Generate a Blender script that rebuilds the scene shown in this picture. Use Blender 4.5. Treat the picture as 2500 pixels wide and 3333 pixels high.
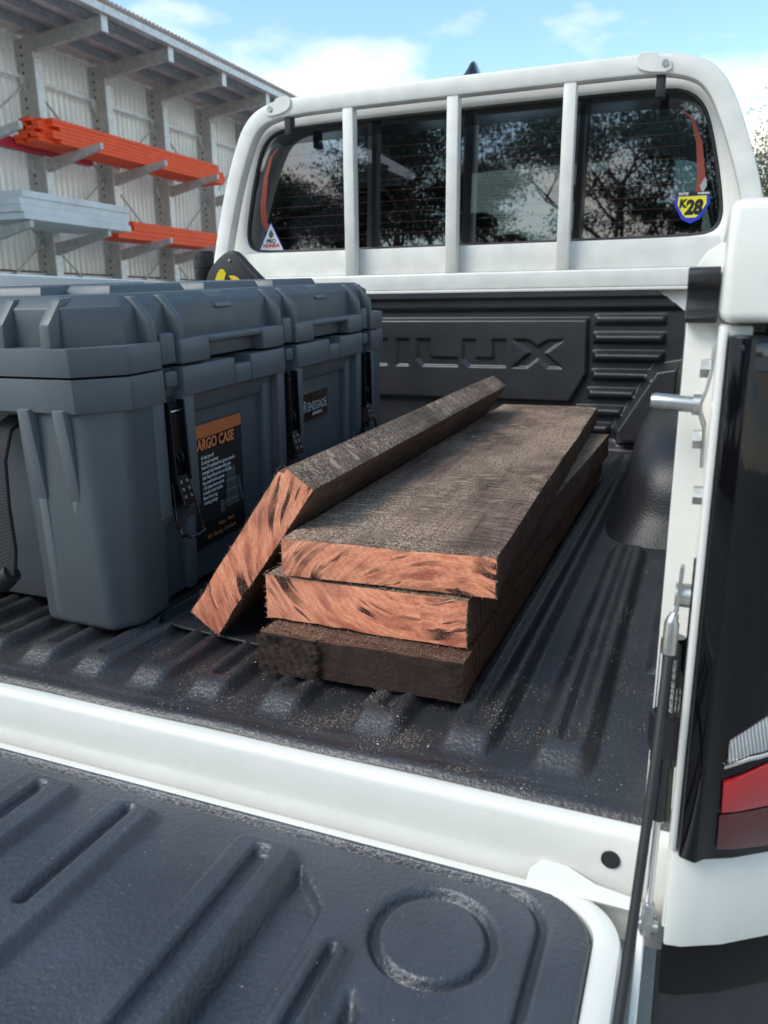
import bpy, bmesh, math, random
import numpy as np
from mathutils import Vector, Matrix, noise as mnoise

random.seed(7); rng = np.random.default_rng(7)
for o in list(bpy.data.objects): bpy.data.objects.remove(o)
scene = bpy.context.scene
col = scene.collection

# ------------------------------------------------------------------ camera
cam_data = bpy.data.cameras.new('camera')
cam = bpy.data.objects.new('camera', cam_data); col.objects.link(cam)
CR = Vector((0.92723872, 0.37437991, -0.00824827))
CU = Vector((-0.08704543, 0.23690676, 0.96762507))
CB = Vector((0.36421345, -0.89650146, 0.25225718))
cam.matrix_world = Matrix(((CR.x, CU.x, CB.x, 0.0), (CR.y, CU.y, CB.y, 0.0), (CR.z, CU.z, CB.z, 0.36), (0, 0, 0, 1)))
cam_data.sensor_fit = 'VERTICAL'; cam_data.sensor_height = 36.0
cam_data.lens = 2533.5 / 3333 * 36.0
cam_data.clip_start = 0.02; cam_data.clip_end = 3000
cam_data.dof.use_dof = True; cam_data.dof.focus_distance = 0.95; cam_data.dof.aperture_fstop = 11.0
scene.camera = cam
cy = scene.cycles; cy.max_bounces = 6; cy.diffuse_bounces = 3; cy.glossy_bounces = 3; cy.transmission_bounces = 4; cy.transparent_max_bounces = 8
scene.render.resolution_x = 768; scene.render.resolution_y = 1024

# ------------------------------------------------------------------ light
SUN_EL = math.radians(47); SUN_AZ = math.radians(224)     # azimuth from +Y towards +X
sun_dir = Vector((math.sin(SUN_AZ) * math.cos(SUN_EL), math.cos(SUN_AZ) * math.cos(SUN_EL), math.sin(SUN_EL)))
world = bpy.data.worlds.new('World'); scene.world = world; world.use_nodes = True
wn = world.node_tree.nodes; wl = world.node_tree.links; wn.clear()
def wnode(t, **k):
    n = wn.new(t)
    for a, b in k.items(): setattr(n, a, b)
    return n
sky = wnode('ShaderNodeTexSky', sky_type='NISHITA')
sky.sun_disc = False; sky.sun_elevation = SUN_EL; sky.sun_rotation = SUN_AZ
sky.air_density = 1.0; sky.dust_density = 0.6; sky.ozone_density = 1.0
tc = wnode('ShaderNodeTexCoord')
sep = wnode('ShaderNodeSeparateXYZ'); wl.new(tc.outputs['Generated'], sep.inputs[0])
mp = wnode('ShaderNodeMapping'); mp.inputs['Scale'].default_value = (1.0, 1.0, 2.4); mp.inputs['Location'].default_value = (0.72, 0.1, 0.35)
wl.new(tc.outputs['Generated'], mp.inputs[0])
nz = wnode('ShaderNodeTexNoise'); nz.inputs['Scale'].default_value = 4.2; nz.inputs['Detail'].default_value = 7; nz.inputs['Roughness'].default_value = 0.52
wl.new(mp.outputs[0], nz.inputs['Vector'])
el = wnode('ShaderNodeMapRange'); el.inputs['From Min'].default_value = 0.22; el.inputs['From Max'].default_value = 0.37
el.inputs['To Min'].default_value = 0.17; el.inputs['To Max'].default_value = -0.22
wl.new(sep.outputs['Z'], el.inputs['Value'])
ad = wnode('ShaderNodeMath', operation='ADD'); wl.new(nz.outputs['Fac'], ad.inputs[0]); wl.new(el.outputs[0], ad.inputs[1])
cr = wnode('ShaderNodeValToRGB'); cr.color_ramp.elements[0].position = 0.50; cr.color_ramp.elements[1].position = 0.74
wl.new(ad.outputs[0], cr.inputs[0])
skyg = wnode('ShaderNodeMixRGB', blend_type='MULTIPLY'); skyg.inputs[0].default_value = 1.0; skyg.inputs[2].default_value = (1.12, 1.24, 1.10, 1)
wl.new(sky.outputs[0], skyg.inputs[1])
mx = wnode('ShaderNodeMixRGB'); wl.new(cr.outputs[0], mx.inputs[0]); wl.new(skyg.outputs[0], mx.inputs[1])
mx.inputs[2].default_value = (6.6, 6.3, 5.7, 1)
bg = wnode('ShaderNodeBackground'); bg.inputs['Strength'].default_value = 0.15
wl.new(mx.outputs[0], bg.inputs[0])
wo = wnode('ShaderNodeOutputWorld'); wl.new(bg.outputs[0], wo.inputs[0])

sun_data = bpy.data.lights.new('sun', 'SUN'); sun_data.energy = 1.6; sun_data.angle = math.radians(32); sun_data.color = (1.0, 0.935, 0.85)
sun = bpy.data.objects.new('sun', sun_data); col.objects.link(sun)
sun.rotation_euler = (-sun_dir).to_track_quat('-Z', 'Y').to_euler()
scene.view_settings.view_transform = 'Standard'; scene.view_settings.look = 'None'
scene.view_settings.exposure = 0.66; scene.view_settings.gamma = 1.0; scene.view_settings.use_curve_mapping = False

# ------------------------------------------------------------------ material helpers
class NT:
    def __init__(s, name):
        s.m = bpy.data.materials.new(name); s.m.use_nodes = True
        s.n = s.m.node_tree.nodes; s.l = s.m.node_tree.links
        s.b = s.n['Principled BSDF']; s.out = s.n['Material Output']
        s.co = s.n.new('ShaderNodeTexCoord')
    def N(s, t, **k):
        n = s.n.new(t)
        for a, b in k.items(): setattr(n, a, b)
        return n
    def obj(s, scale=(1, 1, 1), loc=(0, 0, 0), rot=(0, 0, 0)):
        mp = s.N('ShaderNodeMapping'); mp.inputs['Scale'].default_value = scale
        mp.inputs['Location'].default_value = loc; mp.inputs['Rotation'].default_value = rot
        s.l.new(s.co.outputs['Object'], mp.inputs[0]); return mp.outputs[0]
    def noise(s, scale, detail=3, rough=0.5, vec=None, dist=0.0):
        n = s.N('ShaderNodeTexNoise'); n.inputs['Scale'].default_value = scale
        n.inputs['Detail'].default_value = detail; n.inputs['Roughness'].default_value = rough
        n.inputs['Distortion'].default_value = dist
        s.l.new(vec if vec is not None else s.co.outputs['Object'], n.inputs['Vector']); return n.outputs['Fac']
    def vor(s, scale, vec=None, feature='F1', rand=1.0, out='Distance'):
        n = s.N('ShaderNodeTexVoronoi', feature=feature); n.inputs['Scale'].default_value = scale
        n.inputs['Randomness'].default_value = rand
        s.l.new(vec if vec is not None else s.co.outputs['Object'], n.inputs['Vector']); return n.outputs[out]
    def ramp(s, fac, stops):
        r = s.N('ShaderNodeValToRGB'); e = r.color_ramp.elements
        while len(e) > 1: e.remove(e[-1])
        e[0].position = stops[0][0]; e[0].color = c4(stops[0][1])
        for p, c in stops[1:]:
            q = e.new(p); q.color = c4(c)
        s.l.new(fac, r.inputs[0]); return r.outputs[0]
    def mix(s, fac, a, b, mode='MIX'):
        m = s.N('ShaderNodeMixRGB', blend_type=mode)
        for i, v in ((0, fac), (1, a), (2, b)):
            if isinstance(v, bpy.types.NodeSocket): s.l.new(v, m.inputs[i])
            elif i == 0: m.inputs[0].default_value = v
            else: m.inputs[i].default_value = c4(v)
        return m.outputs[0]
    def math(s, op, a, b=None):
        m = s.N('ShaderNodeMath', operation=op)
        for i, v in enumerate((a, b)):
            if v is None: continue
            if isinstance(v, bpy.types.NodeSocket): s.l.new(v, m.inputs[i])
            else: m.inputs[i].default_value = v
        return m.outputs[0]
    def bump(s, h, strength=0.3, dist=0.001, prev=None):
        b = s.N('ShaderNodeBump'); b.inputs['Strength'].default_value = strength; b.inputs['Distance'].default_value = dist
        s.l.new(h, b.inputs['Height'])
        if prev is not None: s.l.new(prev, b.inputs['Normal'])
        s.l.new(b.outputs[0], s.b.inputs['Normal']); return b.outputs[0]
    def set(s, **k):
        for a, v in k.items():
            i = s.b.inputs[a.replace('_', ' ')]
            if isinstance(v, bpy.types.NodeSocket): s.l.new(v, i)
            else: i.default_value = c4(v) if isinstance(v, tuple) and len(v) == 3 else v
        return s
def c4(c):
    if isinstance(c, (int, float)): return (c, c, c, 1)
    return tuple(c) if len(c) == 4 else (c[0], c[1], c[2], 1)
M = {}
def simple(name, color, rough=0.5, metal=0.0, var=0.06, vscale=9.0, bump=None, spec=0.5, coat=0.0):
    t = NT(name)
    f = t.noise(vscale, 4)
    a = tuple(max(0, c * (1 - var * 2)) for c in color); b = tuple(min(1, c * (1 + var)) for c in color)
    t.set(Base_Color=t.ramp(f, [(0.3, a), (0.7, b)]), Roughness=rough, Metallic=metal, Specular_IOR_Level=spec, Coat_Weight=coat, Coat_Roughness=0.05)
    if bump: t.bump(t.noise(bump[0], 3), bump[1], bump[2])
    M[name] = t.m; return t

# paint
t = NT('white_paint'); f = t.noise(14, 5); g = t.noise(900, 2)
t.set(Base_Color=t.mix(t.ramp(g, [(0.70, 0), (0.74, 0.4)]), t.ramp(f, [(0.3, (0.77, 0.755, 0.705)), (0.7, (0.82, 0.806, 0.756))]), (0.35, 0.33, 0.3)),
      Roughness=t.ramp(t.noise(40, 4), [(0.3, 0.18), (0.7, 0.3)]), Coat_Weight=0.4, Coat_Roughness=0.06)
M['white_paint'] = t.m
simple('white_powder', (0.76, 0.745, 0.70), 0.38, var=0.05, vscale=20, bump=(500, 0.06, 0.0006))
# moulded liner plastic
def liner(name, dust, base=(0.021, 0.022, 0.025), bs=1.0, bscale=1.0, spec=0.8):
    t = NT(name)
    patch = t.noise(3.2, 4, 0.6)
    fine = t.noise(420, 4, 0.65)
    speck = t.vor(330)
    col0 = t.ramp(t.noise(11, 3), [(0.3, tuple(c * 0.8 for c in base)), (0.7, tuple(c * 1.35 for c in base))])
    film = t.math('MULTIPLY', t.ramp(patch, [(0.38, 0), (0.68, 1)]), t.ramp(fine, [(0.48, 0), (0.66, 1)]))
    c1 = t.mix(t.math('MULTIPLY', film, 0.32 * dust), col0, (0.16, 0.115, 0.085))
    sp = t.math('MULTIPLY', t.ramp(speck, [(0.06, 1), (0.13, 0)]), t.ramp(t.noise(60, 2), [(0.5, 0), (0.62, 1)]))
    c2 = t.mix(t.math('MULTIPLY', sp, 0.8 * dust), c1, (0.42, 0.32, 0.23))
    t.set(Base_Color=c2, Roughness=t.ramp(patch, [(0.3, 0.31), (0.7, 0.43)]), Specular_IOR_Level=spec)
    h1 = t.vor(270 * bscale, feature='SMOOTH_F1'); h2 = t.noise(330 * bscale, 3, 0.55, dist=1.5)
    n1 = t.bump(h1, 0.40 * bs, 0.0016); t.bump(h2, 0.45 * bs, 0.0016, n1)
    M[name] = t.m
liner('liner_floor', 1.0, (0.025, 0.0265, 0.031), 0.8); liner('liner_gate', 0.35, (0.043, 0.049, 0.062), 0.9); liner('liner_arch', 0.15, (0.022, 0.022, 0.025), 0.5, 1.3, 0.42); liner('liner_wall', 0.12, (0.020, 0.0195, 0.023), 0.45, 1.6)
# cargo case plastic
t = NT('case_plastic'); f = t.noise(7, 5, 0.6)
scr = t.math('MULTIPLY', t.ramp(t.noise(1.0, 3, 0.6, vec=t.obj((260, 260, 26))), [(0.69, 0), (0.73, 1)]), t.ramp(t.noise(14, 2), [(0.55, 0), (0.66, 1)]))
t.set(Base_Color=t.mix(t.math('MULTIPLY', scr, 0.35), t.mix(t.ramp(t.N('ShaderNodeNewGeometry').outputs['Pointiness'], [(0.515, 0), (0.57, 0.45)]), t.ramp(f, [(0.3, (0.047, 0.059, 0.069)), (0.7, (0.061, 0.075, 0.086))]), (0.17, 0.19, 0.21)), (0.22, 0.25, 0.28)),  # paler convex edges are bevel highlights put into the colour
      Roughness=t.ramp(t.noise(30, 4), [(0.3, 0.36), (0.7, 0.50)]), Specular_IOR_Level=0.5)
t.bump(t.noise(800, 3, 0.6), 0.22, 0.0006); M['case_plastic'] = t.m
simple('black_metal', (0.012, 0.012, 0.014), 0.25, 0.3, var=0.2)
simple('black_gloss', (0.006, 0.006, 0.008), 0.07, var=0.1, coat=0.6)
simple('lamp_black', (0.004, 0.004, 0.006), 0.05, var=0.1, spec=0.28)
simple('bumper_black', (0.007, 0.007, 0.009), 0.5, var=0.15, spec=0.2)
simple('grey_gloss', (0.03, 0.033, 0.04), 0.08, var=0.1, coat=0.6)
simple('black_plastic', (0.016, 0.016, 0.018), 0.45, var=0.2, bump=(600, 0.1, 0.0005))
simple('black_rubber', (0.02, 0.02, 0.022), 0.6, var=0.25, bump=(300, 0.2, 0.0006))
simple('grey_plastic', (0.03, 0.034, 0.04), 0.55, var=0.2)
simple('zinc', (0.52, 0.52, 0.50), 0.34, 0.95, var=0.15, vscale=90)
simple('chrome', (0.75, 0.75, 0.76), 0.12, 1.0, var=0.04)
t = NT('webbing'); w = t.N('ShaderNodeTexWave', bands_direction='Z'); w.inputs['Scale'].default_value = 190; w.inputs['Distortion'].default_value = 1.2
t.l.new(t.obj(), w.inputs['Vector'])
t.set(Base_Color=t.ramp(w.outputs['Fac'], [(0.2, (0.008, 0.008, 0.01)), (0.8, (0.045, 0.042, 0.048))]), Roughness=0.75); t.bump(w.outputs['Fac'], 0.6, 0.001); M['webbing'] = t.m
# timber
def timber_side(name, dark, base, light, dustc, dust):
    t = NT(name)
    g = t.noise(1.0, 5, 0.65, vec=t.obj((70, 6, 70)), dist=0.8)
    blot = t.noise(7, 5, 0.65); fuzz = t.noise(230, 4, 0.75)
    c = t.ramp(g, [(0.25, dark), (0.48, base), (0.75, light)])
    c = t.mix(t.ramp(blot, [(0.34, 0.8), (0.52, 0)]), c, dark)
    c = t.mix(t.ramp(fuzz, [(0.32, 0.7), (0.44, 0)]), c, tuple(x * 0.55 for x in dark))
    # saw chatter across the plank
    saw = t.N('ShaderNodeTexWave', bands_direction='Y'); saw.inputs['Scale'].default_value = 22; saw.inputs['Distortion'].default_value = 5.0; saw.inputs['Detail'].default_value = 3
    t.l.new(t.obj(rot=(0, 0, 0.10)), saw.inputs['Vector'])
    c = t.mix(t.math('MULTIPLY', t.ramp(saw.outputs['Fac'], [(0.0, 1), (0.30, 0)]), t.ramp(t.noise(30, 3, 0.7), [(0.40, 0), (0.60, 0.85)])), c, tuple(x * 0.5 for x in dark))
    # flaked paler patches
    pat = t.math('MULTIPLY', t.ramp(t.noise(1.0, 3, 0.6, vec=t.obj((34, 80, 50))), [(0.56, 0), (0.64, 1)]), t.ramp(t.noise(4.5, 2), [(0.46, 0), (0.62, 1)]))
    c = t.mix(t.math('MULTIPLY', pat, 0.55 * dust), c, dustc)
    d = t.math('MULTIPLY', t.ramp(t.noise(420, 3, 0.75), [(0.49, 0), (0.60, 1)]), t.ramp(t.noise(5.5, 3, 0.6, vec=t.obj((1.3, 0.7, 1), loc=(0.3, 0.1, 0))), [(0.42, 0.06), (0.62, 1)]))
    c = t.mix(t.math('MULTIPLY', d, 0.9 * dust), c, dustc)
    t.set(Base_Color=c, Roughness=0.88, Specular_IOR_Level=0.2)
    n1 = t.bump(g, 0.5, 0.003); n2 = t.bump(saw.outputs['Fac'], 0.2, 0.002, n1); t.bump(fuzz, 0.6, 0.002, n2)
    M[name] = t.m
timber_side('timber_weathered', (0.060, 0.041, 0.034), (0.165, 0.108, 0.083), (0.30, 0.20, 0.15), (0.74, 0.54, 0.38), 1.0)
timber_side('timber_edge', (0.070, 0.042, 0.031), (0.135, 0.080, 0.058), (0.20, 0.12, 0.085), (0.48, 0.35, 0.25), 0.3)
timber_side('timber_brown', (0.058, 0.029, 0.020), (0.125, 0.060, 0.040), (0.18, 0.090, 0.058), (0.42, 0.30, 0.21), 0.35)
timber_side('timber_dark_end', (0.022, 0.014, 0.012), (0.046, 0.029, 0.025), (0.070, 0.042, 0.036), (0.3, 0.22, 0.17), 0.10)
def timber_end(name, cx, cz, seed, streak):
    t = NT(name)
    warp = t.N('ShaderNodeTexNoise'); warp.inputs['Scale'].default_value = 22; warp.inputs['Detail'].default_value = 2
    t.l.new(t.obj(loc=(seed, 0, seed * 2)), warp.inputs['Vector'])
    wv = t.N('ShaderNodeVectorMath', operation='MULTIPLY_ADD'); wv.inputs[1].default_value = (0.011, 0.0, 0.011)
    t.l.new(warp.outputs['Color'], wv.inputs[0]); t.l.new(t.obj(loc=(-cx, 0, -cz)), wv.inputs[2])
    ss = t.N('ShaderNodeSeparateXYZ'); t.l.new(wv.outputs[0], ss.inputs[0])
    rad = t.math('SQRT', t.math('ADD', t.math('POWER', ss.outputs['X'], 2.0), t.math('POWER', ss.outputs['Z'], 2.0)))
    ang = t.math('ARCTAN2', ss.outputs['X'], ss.outputs['Z'])
    def arcs(fr, fa, sd):
        cb = t.N('ShaderNodeCombineXYZ'); t.l.new(t.math('MULTIPLY', rad, fr), cb.inputs[0]); t.l.new(t.math('MULTIPLY', ang, fa), cb.inputs[1]); cb.inputs[2].default_value = sd; return cb.outputs[0]
    ring = t.noise(1.0, 4, 0.75, vec=arcs(330, 7.0, seed)); coarse = t.noise(1.0, 3, 0.6, vec=arcs(75, 3.5, seed + 2))
    c = t.ramp(ring, [(0.25, (0.46, 0.120, 0.062)), (0.43, (0.77, 0.260, 0.140)), (0.60, (0.93, 0.380, 0.222)), (0.80, (0.98, 0.53, 0.35))])
    c = t.mix(t.ramp(coarse, [(0.46, 0), (0.66, 0.85)]), c, (0.34, 0.080, 0.050))
    c = t.mix(t.ramp(t.noise(14, 3), [(0.45, 0), (0.7, 0.35)]), c, (0.80, 0.40, 0.26))
    # gum veins: narrow dark lenses that follow the rings, gathered in patches
    zone = t.ramp(t.noise(17, 2, vec=t.obj(loc=(seed * 3, 0, seed))), [(0.47, 0), (0.60, 1)])
    st = t.noise(1.0, 2, 0.4, vec=arcs(140, 1.8, seed + 5.3)); st2 = t.noise(1.0, 3, 0.5, vec=arcs(90, 1.9, seed + 9.1))
    vein = t.math('MULTIPLY', t.ramp(st, [(streak - 0.004, 0), (streak + 0.018, 1)]), zone)
    c = t.mix(vein, c, (0.032, 0.013, 0.010)); c = t.mix(t.math('MULTIPLY', t.ramp(st2, [(0.675, 0), (0.705, 1)]), 0.9), c, (0.040, 0.016, 0.012))
    pore = t.ramp(t.noise(1.0, 2, 0.5, vec=arcs(900, 60, seed)), [(0.30, 0.55), (0.42, 0)])
    c = t.mix(pore, c, (0.30, 0.085, 0.055))
    c = t.mix(t.math('MULTIPLY', t.ramp(t.noise(800, 2, 0.7), [(0.56, 0), (0.66, 1)]), 0.3), c, (0.90, 0.62, 0.48))
    # saw kerf lines
    kf = t.N('ShaderNodeTexWave', bands_direction='DIAGONAL'); kf.inputs['Scale'].default_value = 85; kf.inputs['Distortion'].default_value = 2.0; t.l.new(t.obj((1, 0, 0.6)), kf.inputs['Vector'])
    c = t.mix(t.math('MULTIPLY', t.ramp(kf.outputs['Fac'], [(0.0, 1), (0.25, 0)]), 0.18), c, (0.40, 0.14, 0.09))
    t.set(Base_Color=c, Roughness=0.8, Specular_IOR_Level=0.25); n1 = t.bump(ring, 0.25, 0.001); t.bump(t.noise(700, 3), 0.35, 0.0012, n1)
    M[name] = t.m
timber_end('end_grain_a', -0.05, -0.085, 1.7, 0.528)
timber_end('end_grain_b', -0.04, 0.16, 4.1, 0.575)
timber_end('end_grain_c', -0.22, -0.12, 7.9, 0.535)
simple('sawdust', (0.46, 0.37, 0.29), 0.9, var=0.35, vscale=700)
simple('splinter', (0.52, 0.38, 0.29), 0.9, var=0.3, vscale=400)
# print colours
for nm, cc in dict(print_black=(0.012, 0.012, 0.013), print_white=(0.78, 0.78, 0.76), print_orange=(0.62, 0.17, 0.06), print_text_orange=(0.72, 0.24, 0.08),
                   print_grey=(0.10, 0.105, 0.11), print_light=(0.38, 0.38, 0.38), print_red=(0.55, 0.03, 0.03), print_yellow=(0.80, 0.70, 0.03), print_blue=(0.02, 0.04, 0.50),
                   bus_bar=(0.30, 0.055, 0.03), heater_ink=(0.16, 0.05, 0.035)).items():
    simple(nm, cc, 0.4, var=0.05)
simple('saw_yellow', (0.80, 0.58, 0.01), 0.4, var=0.04)
# yard
simple('galvanised', (0.52, 0.51, 0.49), 0.5, 0.25, var=0.12, vscale=14)
simple('galvanised_light', (0.68, 0.70, 0.71), 0.42, 0.3, var=0.1, vscale=14)
simple('purlin_steel', (0.28, 0.30, 0.34), 0.5, 0.2, var=0.12)
simple('roof_sheet', (0.66, 0.58, 0.58), 0.55, 0.1, var=0.1, vscale=3)
t = NT('wall_sheet'); wc = t.ramp(t.noise(1.5, 4), [(0.3, (0.70, 0.70, 0.68)), (0.7, (0.86, 0.86, 0.83))]); t.set(Base_Color=wc, Roughness=0.38, Metallic=0.45)
tl_ = t.N('ShaderNodeBsdfTranslucent'); t.l.new(wc, tl_.inputs[0]); ms_ = t.N('ShaderNodeMixShader'); ms_.inputs[0].default_value = 0.15
t.l.new(t.b.outputs[0], ms_.inputs[1]); t.l.new(tl_.outputs[0], ms_.inputs[2]); t.l.new(ms_.outputs[0], t.out.inputs[0]); M['wall_sheet'] = t.m
simple('orange_paint', (0.97, 0.10, 0.022), 0.6, var=0.06, vscale=6)
simple('crimson_paint', (0.50, 0.02, 0.05), 0.5, var=0.1)
simple('red_paint', (0.62, 0.03, 0.06), 0.45, var=0.1)
simple('grey_board', (0.66, 0.68, 0.70), 0.65, var=0.06, vscale=4)
simple('green_board', (0.25, 0.52, 0.40), 0.6, var=0.06)
simple('fence_timber', (0.16, 0.12, 0.10), 0.8, var=0.3, vscale=4)
t = NT('concrete'); t.set(Base_Color=t.ramp(t.noise(6, 6, 0.7), [(0.3, (0.34, 0.33, 0.31)), (0.7, (0.44, 0.43, 0.40))]), Roughness=0.9); t.bump(t.noise(140, 4), 0.5, 0.006); M['concrete'] = t.m  # unseen yard surface, paled to bounce light up under the rack roof
simple('bark', (0.10, 0.08, 0.065), 0.9, var=0.3, vscale=6, bump=(30, 0.6, 0.02))
def leafmat(name, c):
    t = NT(name); t.set(Base_Color=t.ramp(t.noise(1.6, 3), [(0.3, tuple(x * 0.6 for x in c)), (0.7, tuple(x * 1.3 for x in c))]), Roughness=0.6, Specular_IOR_Level=0.3); M[name] = t.m
leafmat('leaf_dark', (0.035, 0.055, 0.025)); leafmat('leaf_olive', (0.085, 0.10, 0.045))
# glass : tinted pane that mirrors by Fresnel
def glass(name, tint, rough=0.014, f0=0.175):
    t = NT(name); t.n.remove(t.b)
    tr = t.N('ShaderNodeBsdfTransparent'); tr.inputs[0].default_value = c4(tint)
    gl = t.N('ShaderNodeBsdfGlossy'); gl.inputs['Roughness'].default_value = rough; gl.inputs[0].default_value = (0.95, 0.97, 1, 1)
    lw = t.N('ShaderNodeLayerWeight'); lw.inputs['Blend'].default_value = 0.5
    fr = t.math('ADD', t.math('MULTIPLY', t.math('POWER', lw.outputs['Facing'], 5.0), 1.0 - f0), f0)
    ms = t.N('ShaderNodeMixShader'); t.l.new(fr, ms.inputs[0]); t.l.new(tr.outputs[0], ms.inputs[1]); t.l.new(gl.outputs[0], ms.inputs[2])
    t.l.new(ms.outputs[0], t.out.inputs[0]); M[name] = t.m
glass('glass_tint', (0.28, 0.30, 0.34)); glass('glass_green', (0.80, 0.93, 0.86), f0=0.04)
t = NT('lens_clear'); w = t.N('ShaderNodeTexWave', bands_direction='X'); w.inputs['Scale'].default_value = 150; t.l.new(t.obj(rot=(0, 0.2, 0)), w.inputs['Vector'])
t.set(Base_Color=t.ramp(w.outputs['Fac'], [(0.2, (0.35, 0.35, 0.36)), (0.8, (0.85, 0.85, 0.86))]), Roughness=0.12, Metallic=0.55, Coat_Weight=0.8); t.bump(w.outputs['Fac'], 0.6, 0.002); M['lens_clear'] = t.m
t = NT('lens_red'); t.set(Base_Color=(0.42, 0.004, 0.010), Roughness=0.05, Coat_Weight=1.0, Coat_Roughness=0.03); t.bump(t.vor(420), 0.12, 0.001); M['lens_red'] = t.m
t = NT('lens_dark_red'); t.set(Base_Color=(0.075, 0.003, 0.006), Roughness=0.2, Coat_Weight=0.8, Coat_Roughness=0.03); t.bump(t.vor(500), 0.3, 0.001); M['lens_dark_red'] = t.m
t = NT('label_weave'); w = t.N('ShaderNodeTexWave', bands_direction='DIAGONAL'); w.inputs['Scale'].default_value = 120; t.l.new(t.obj((0, 1, 1)), w.inputs['Vector'])
t.set(Base_Color=t.ramp(w.outputs['Fac'], [(0.3, (0.016, 0.016, 0.017)), (0.7, (0.034, 0.034, 0.036))]), Roughness=0.35); M['label_weave'] = t.m
# perforated column steel (holes too small to cut)
t = NT('perforated_steel'); sx = t.N('ShaderNodeSeparateXYZ'); t.l.new(t.co.outputs['Object'], sx.inputs[0])
def cell(sock, period, off):
    return t.math('SUBTRACT', t.math('FRACT', t.math('ADD', t.math('DIVIDE', sock, period), off)), 0.5)
def holes(px, ox, pz, oz, r):
    a = t.math('MULTIPLY', cell(sx.outputs['X'], px, ox), px); b = t.math('MULTIPLY', cell(sx.outputs['Z'], pz, oz), pz)
    dd = t.math('SQRT', t.math('ADD', t.math('POWER', a, 2.0), t.math('POWER', b, 2.0)))
    return t.math('LESS_THAN', dd, r)
hm = holes(0.22, 0.5 - 0.11 / 0.22, 0.11, 0.0, 0.019)
t.set(Base_Color=t.mix(hm, t.ramp(t.noise(12, 4), [(0.3, (0.42, 0.41, 0.385)), (0.7, (0.54, 0.525, 0.50))]), (0.02, 0.02, 0.022)), Roughness=0.55, Metallic=0.15); M['perforated_steel'] = t.m

# ------------------------------------------------------------------ geometry helpers
def link(name, me, mats, parent=None, loc=None):
    o = bpy.data.objects.new(name, me); col.objects.link(o)
    if mats is not None:
        for m in (mats if isinstance(mats, (list, tuple)) else [mats]): me.materials.append(M[m] if isinstance(m, str) else m)
    if parent is not None:
        o.parent = parent
        if parent.type == 'EMPTY' and not parent.get('localspace'): o.location = -parent.location
    if loc is not None: o.location = loc
    return o
def obj(name, bm, mat, parent=None, smooth=True, angle=35):
    me = bpy.data.meshes.new(name); bmesh.ops.recalc_face_normals(bm, faces=bm.faces[:]); bm.to_mesh(me); bm.free()
    if smooth: shade(me, angle)
    return link(name, me, mat, parent)
def shade(me, angle=35):
    me.shade_smooth()
    try: me.set_sharp_from_angle(angle=math.radians(angle))
    except Exception: pass
def pyobj(name, v, f, mat, parent=None, smooth=True, angle=35):
    me = bpy.data.meshes.new(name); me.from_pydata([tuple(x) for x in v], [], [tuple(x) for x in f]); me.update()
    if smooth: shade(me, angle)
    return link(name, me, mat, parent)
def thing(name, label, cat, loc=(0, 0, 0), group=None, local=False, rot=None):
    o = bpy.data.objects.new(name, None); col.objects.link(o); o.location = loc; o.empty_display_size = 0.1
    if local: o['localspace'] = 1
    if rot: o.rotation_euler = rot
    tag(o, label, cat, group); return o
def tag(o, label, cat, group=None):
    o['label'] = label; o['category'] = cat
    if group: o['group'] = group
    return o
def struct(o): o['kind'] = 'structure'; return o
def bev(bm, w, seg=2, ang=30):
    if w <= 0: return bm
    ed = [e for e in bm.edges if len(e.link_faces) == 2 and e.calc_face_angle(0) > math.radians(ang)]
    bmesh.ops.bevel(bm, geom=ed, offset=w, segments=seg, profile=0.5, affect='EDGES', clamp_overlap=True)
    return bm
def merge(dst, src):
    me = bpy.data.meshes.new('tmp'); src.to_mesh(me); src.free(); dst.from_mesh(me); bpy.data.meshes.remove(me); return dst
def box_bm(x0, x1, y0, y1, z0, z1, b=0.0, seg=2):
    bm = bmesh.new(); vs = [bm.verts.new((x, y, z)) for x in (x0, x1) for y in (y0, y1) for z in (z0, z1)]
    for f in ((0, 1, 3, 2), (4, 6, 7, 5), (0, 4, 5, 1), (2, 3, 7, 6), (0, 2, 6, 4), (1, 5, 7, 3)): bm.faces.new([vs[i] for i in f])
    bmesh.ops.recalc_face_normals(bm, faces=bm.faces[:]); return bev(bm, b, seg)
def hexa_bm(p, b=0.0, seg=2):
    """p: 8 points, bottom 4 then top 4 in the same order"""
    bm = bmesh.new(); vs = [bm.verts.new(q) for q in p]
    for f in ((0, 1, 2, 3), (4, 5, 6, 7), (0, 1, 5, 4), (1, 2, 6, 5), (2, 3, 7, 6), (3, 0, 4, 7)): bm.faces.new([vs[i] for i in f])
    bmesh.ops.recalc_face_normals(bm, faces=bm.faces[:]); return bev(bm, b, seg)
def prism_bm(pts, axis, a, b, bw=0.0, seg=2):
    """extrude a 2-D outline along axis: 'x' -> pts (y,z), 'y' -> pts (x,z), 'z' -> pts (x,y)"""
    def P(q, h): return (h, q[0], q[1]) if axis == 'x' else ((q[0], h, q[1]) if axis == 'y' else (q[0], q[1], h))
    bm = bmesh.new(); lo = [bm.verts.new(P(q, a)) for q in pts]; hi = [bm.verts.new(P(q, b)) for q in pts]
    bm.faces.new(lo); bm.faces.new(hi); n = len(pts)
    for i in range(n): bm.faces.new((lo[i], lo[(i + 1) % n], hi[(i + 1) % n], hi[i]))
    bmesh.ops.recalc_face_normals(bm, faces=bm.faces[:]); return bev(bm, bw, seg)
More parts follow.
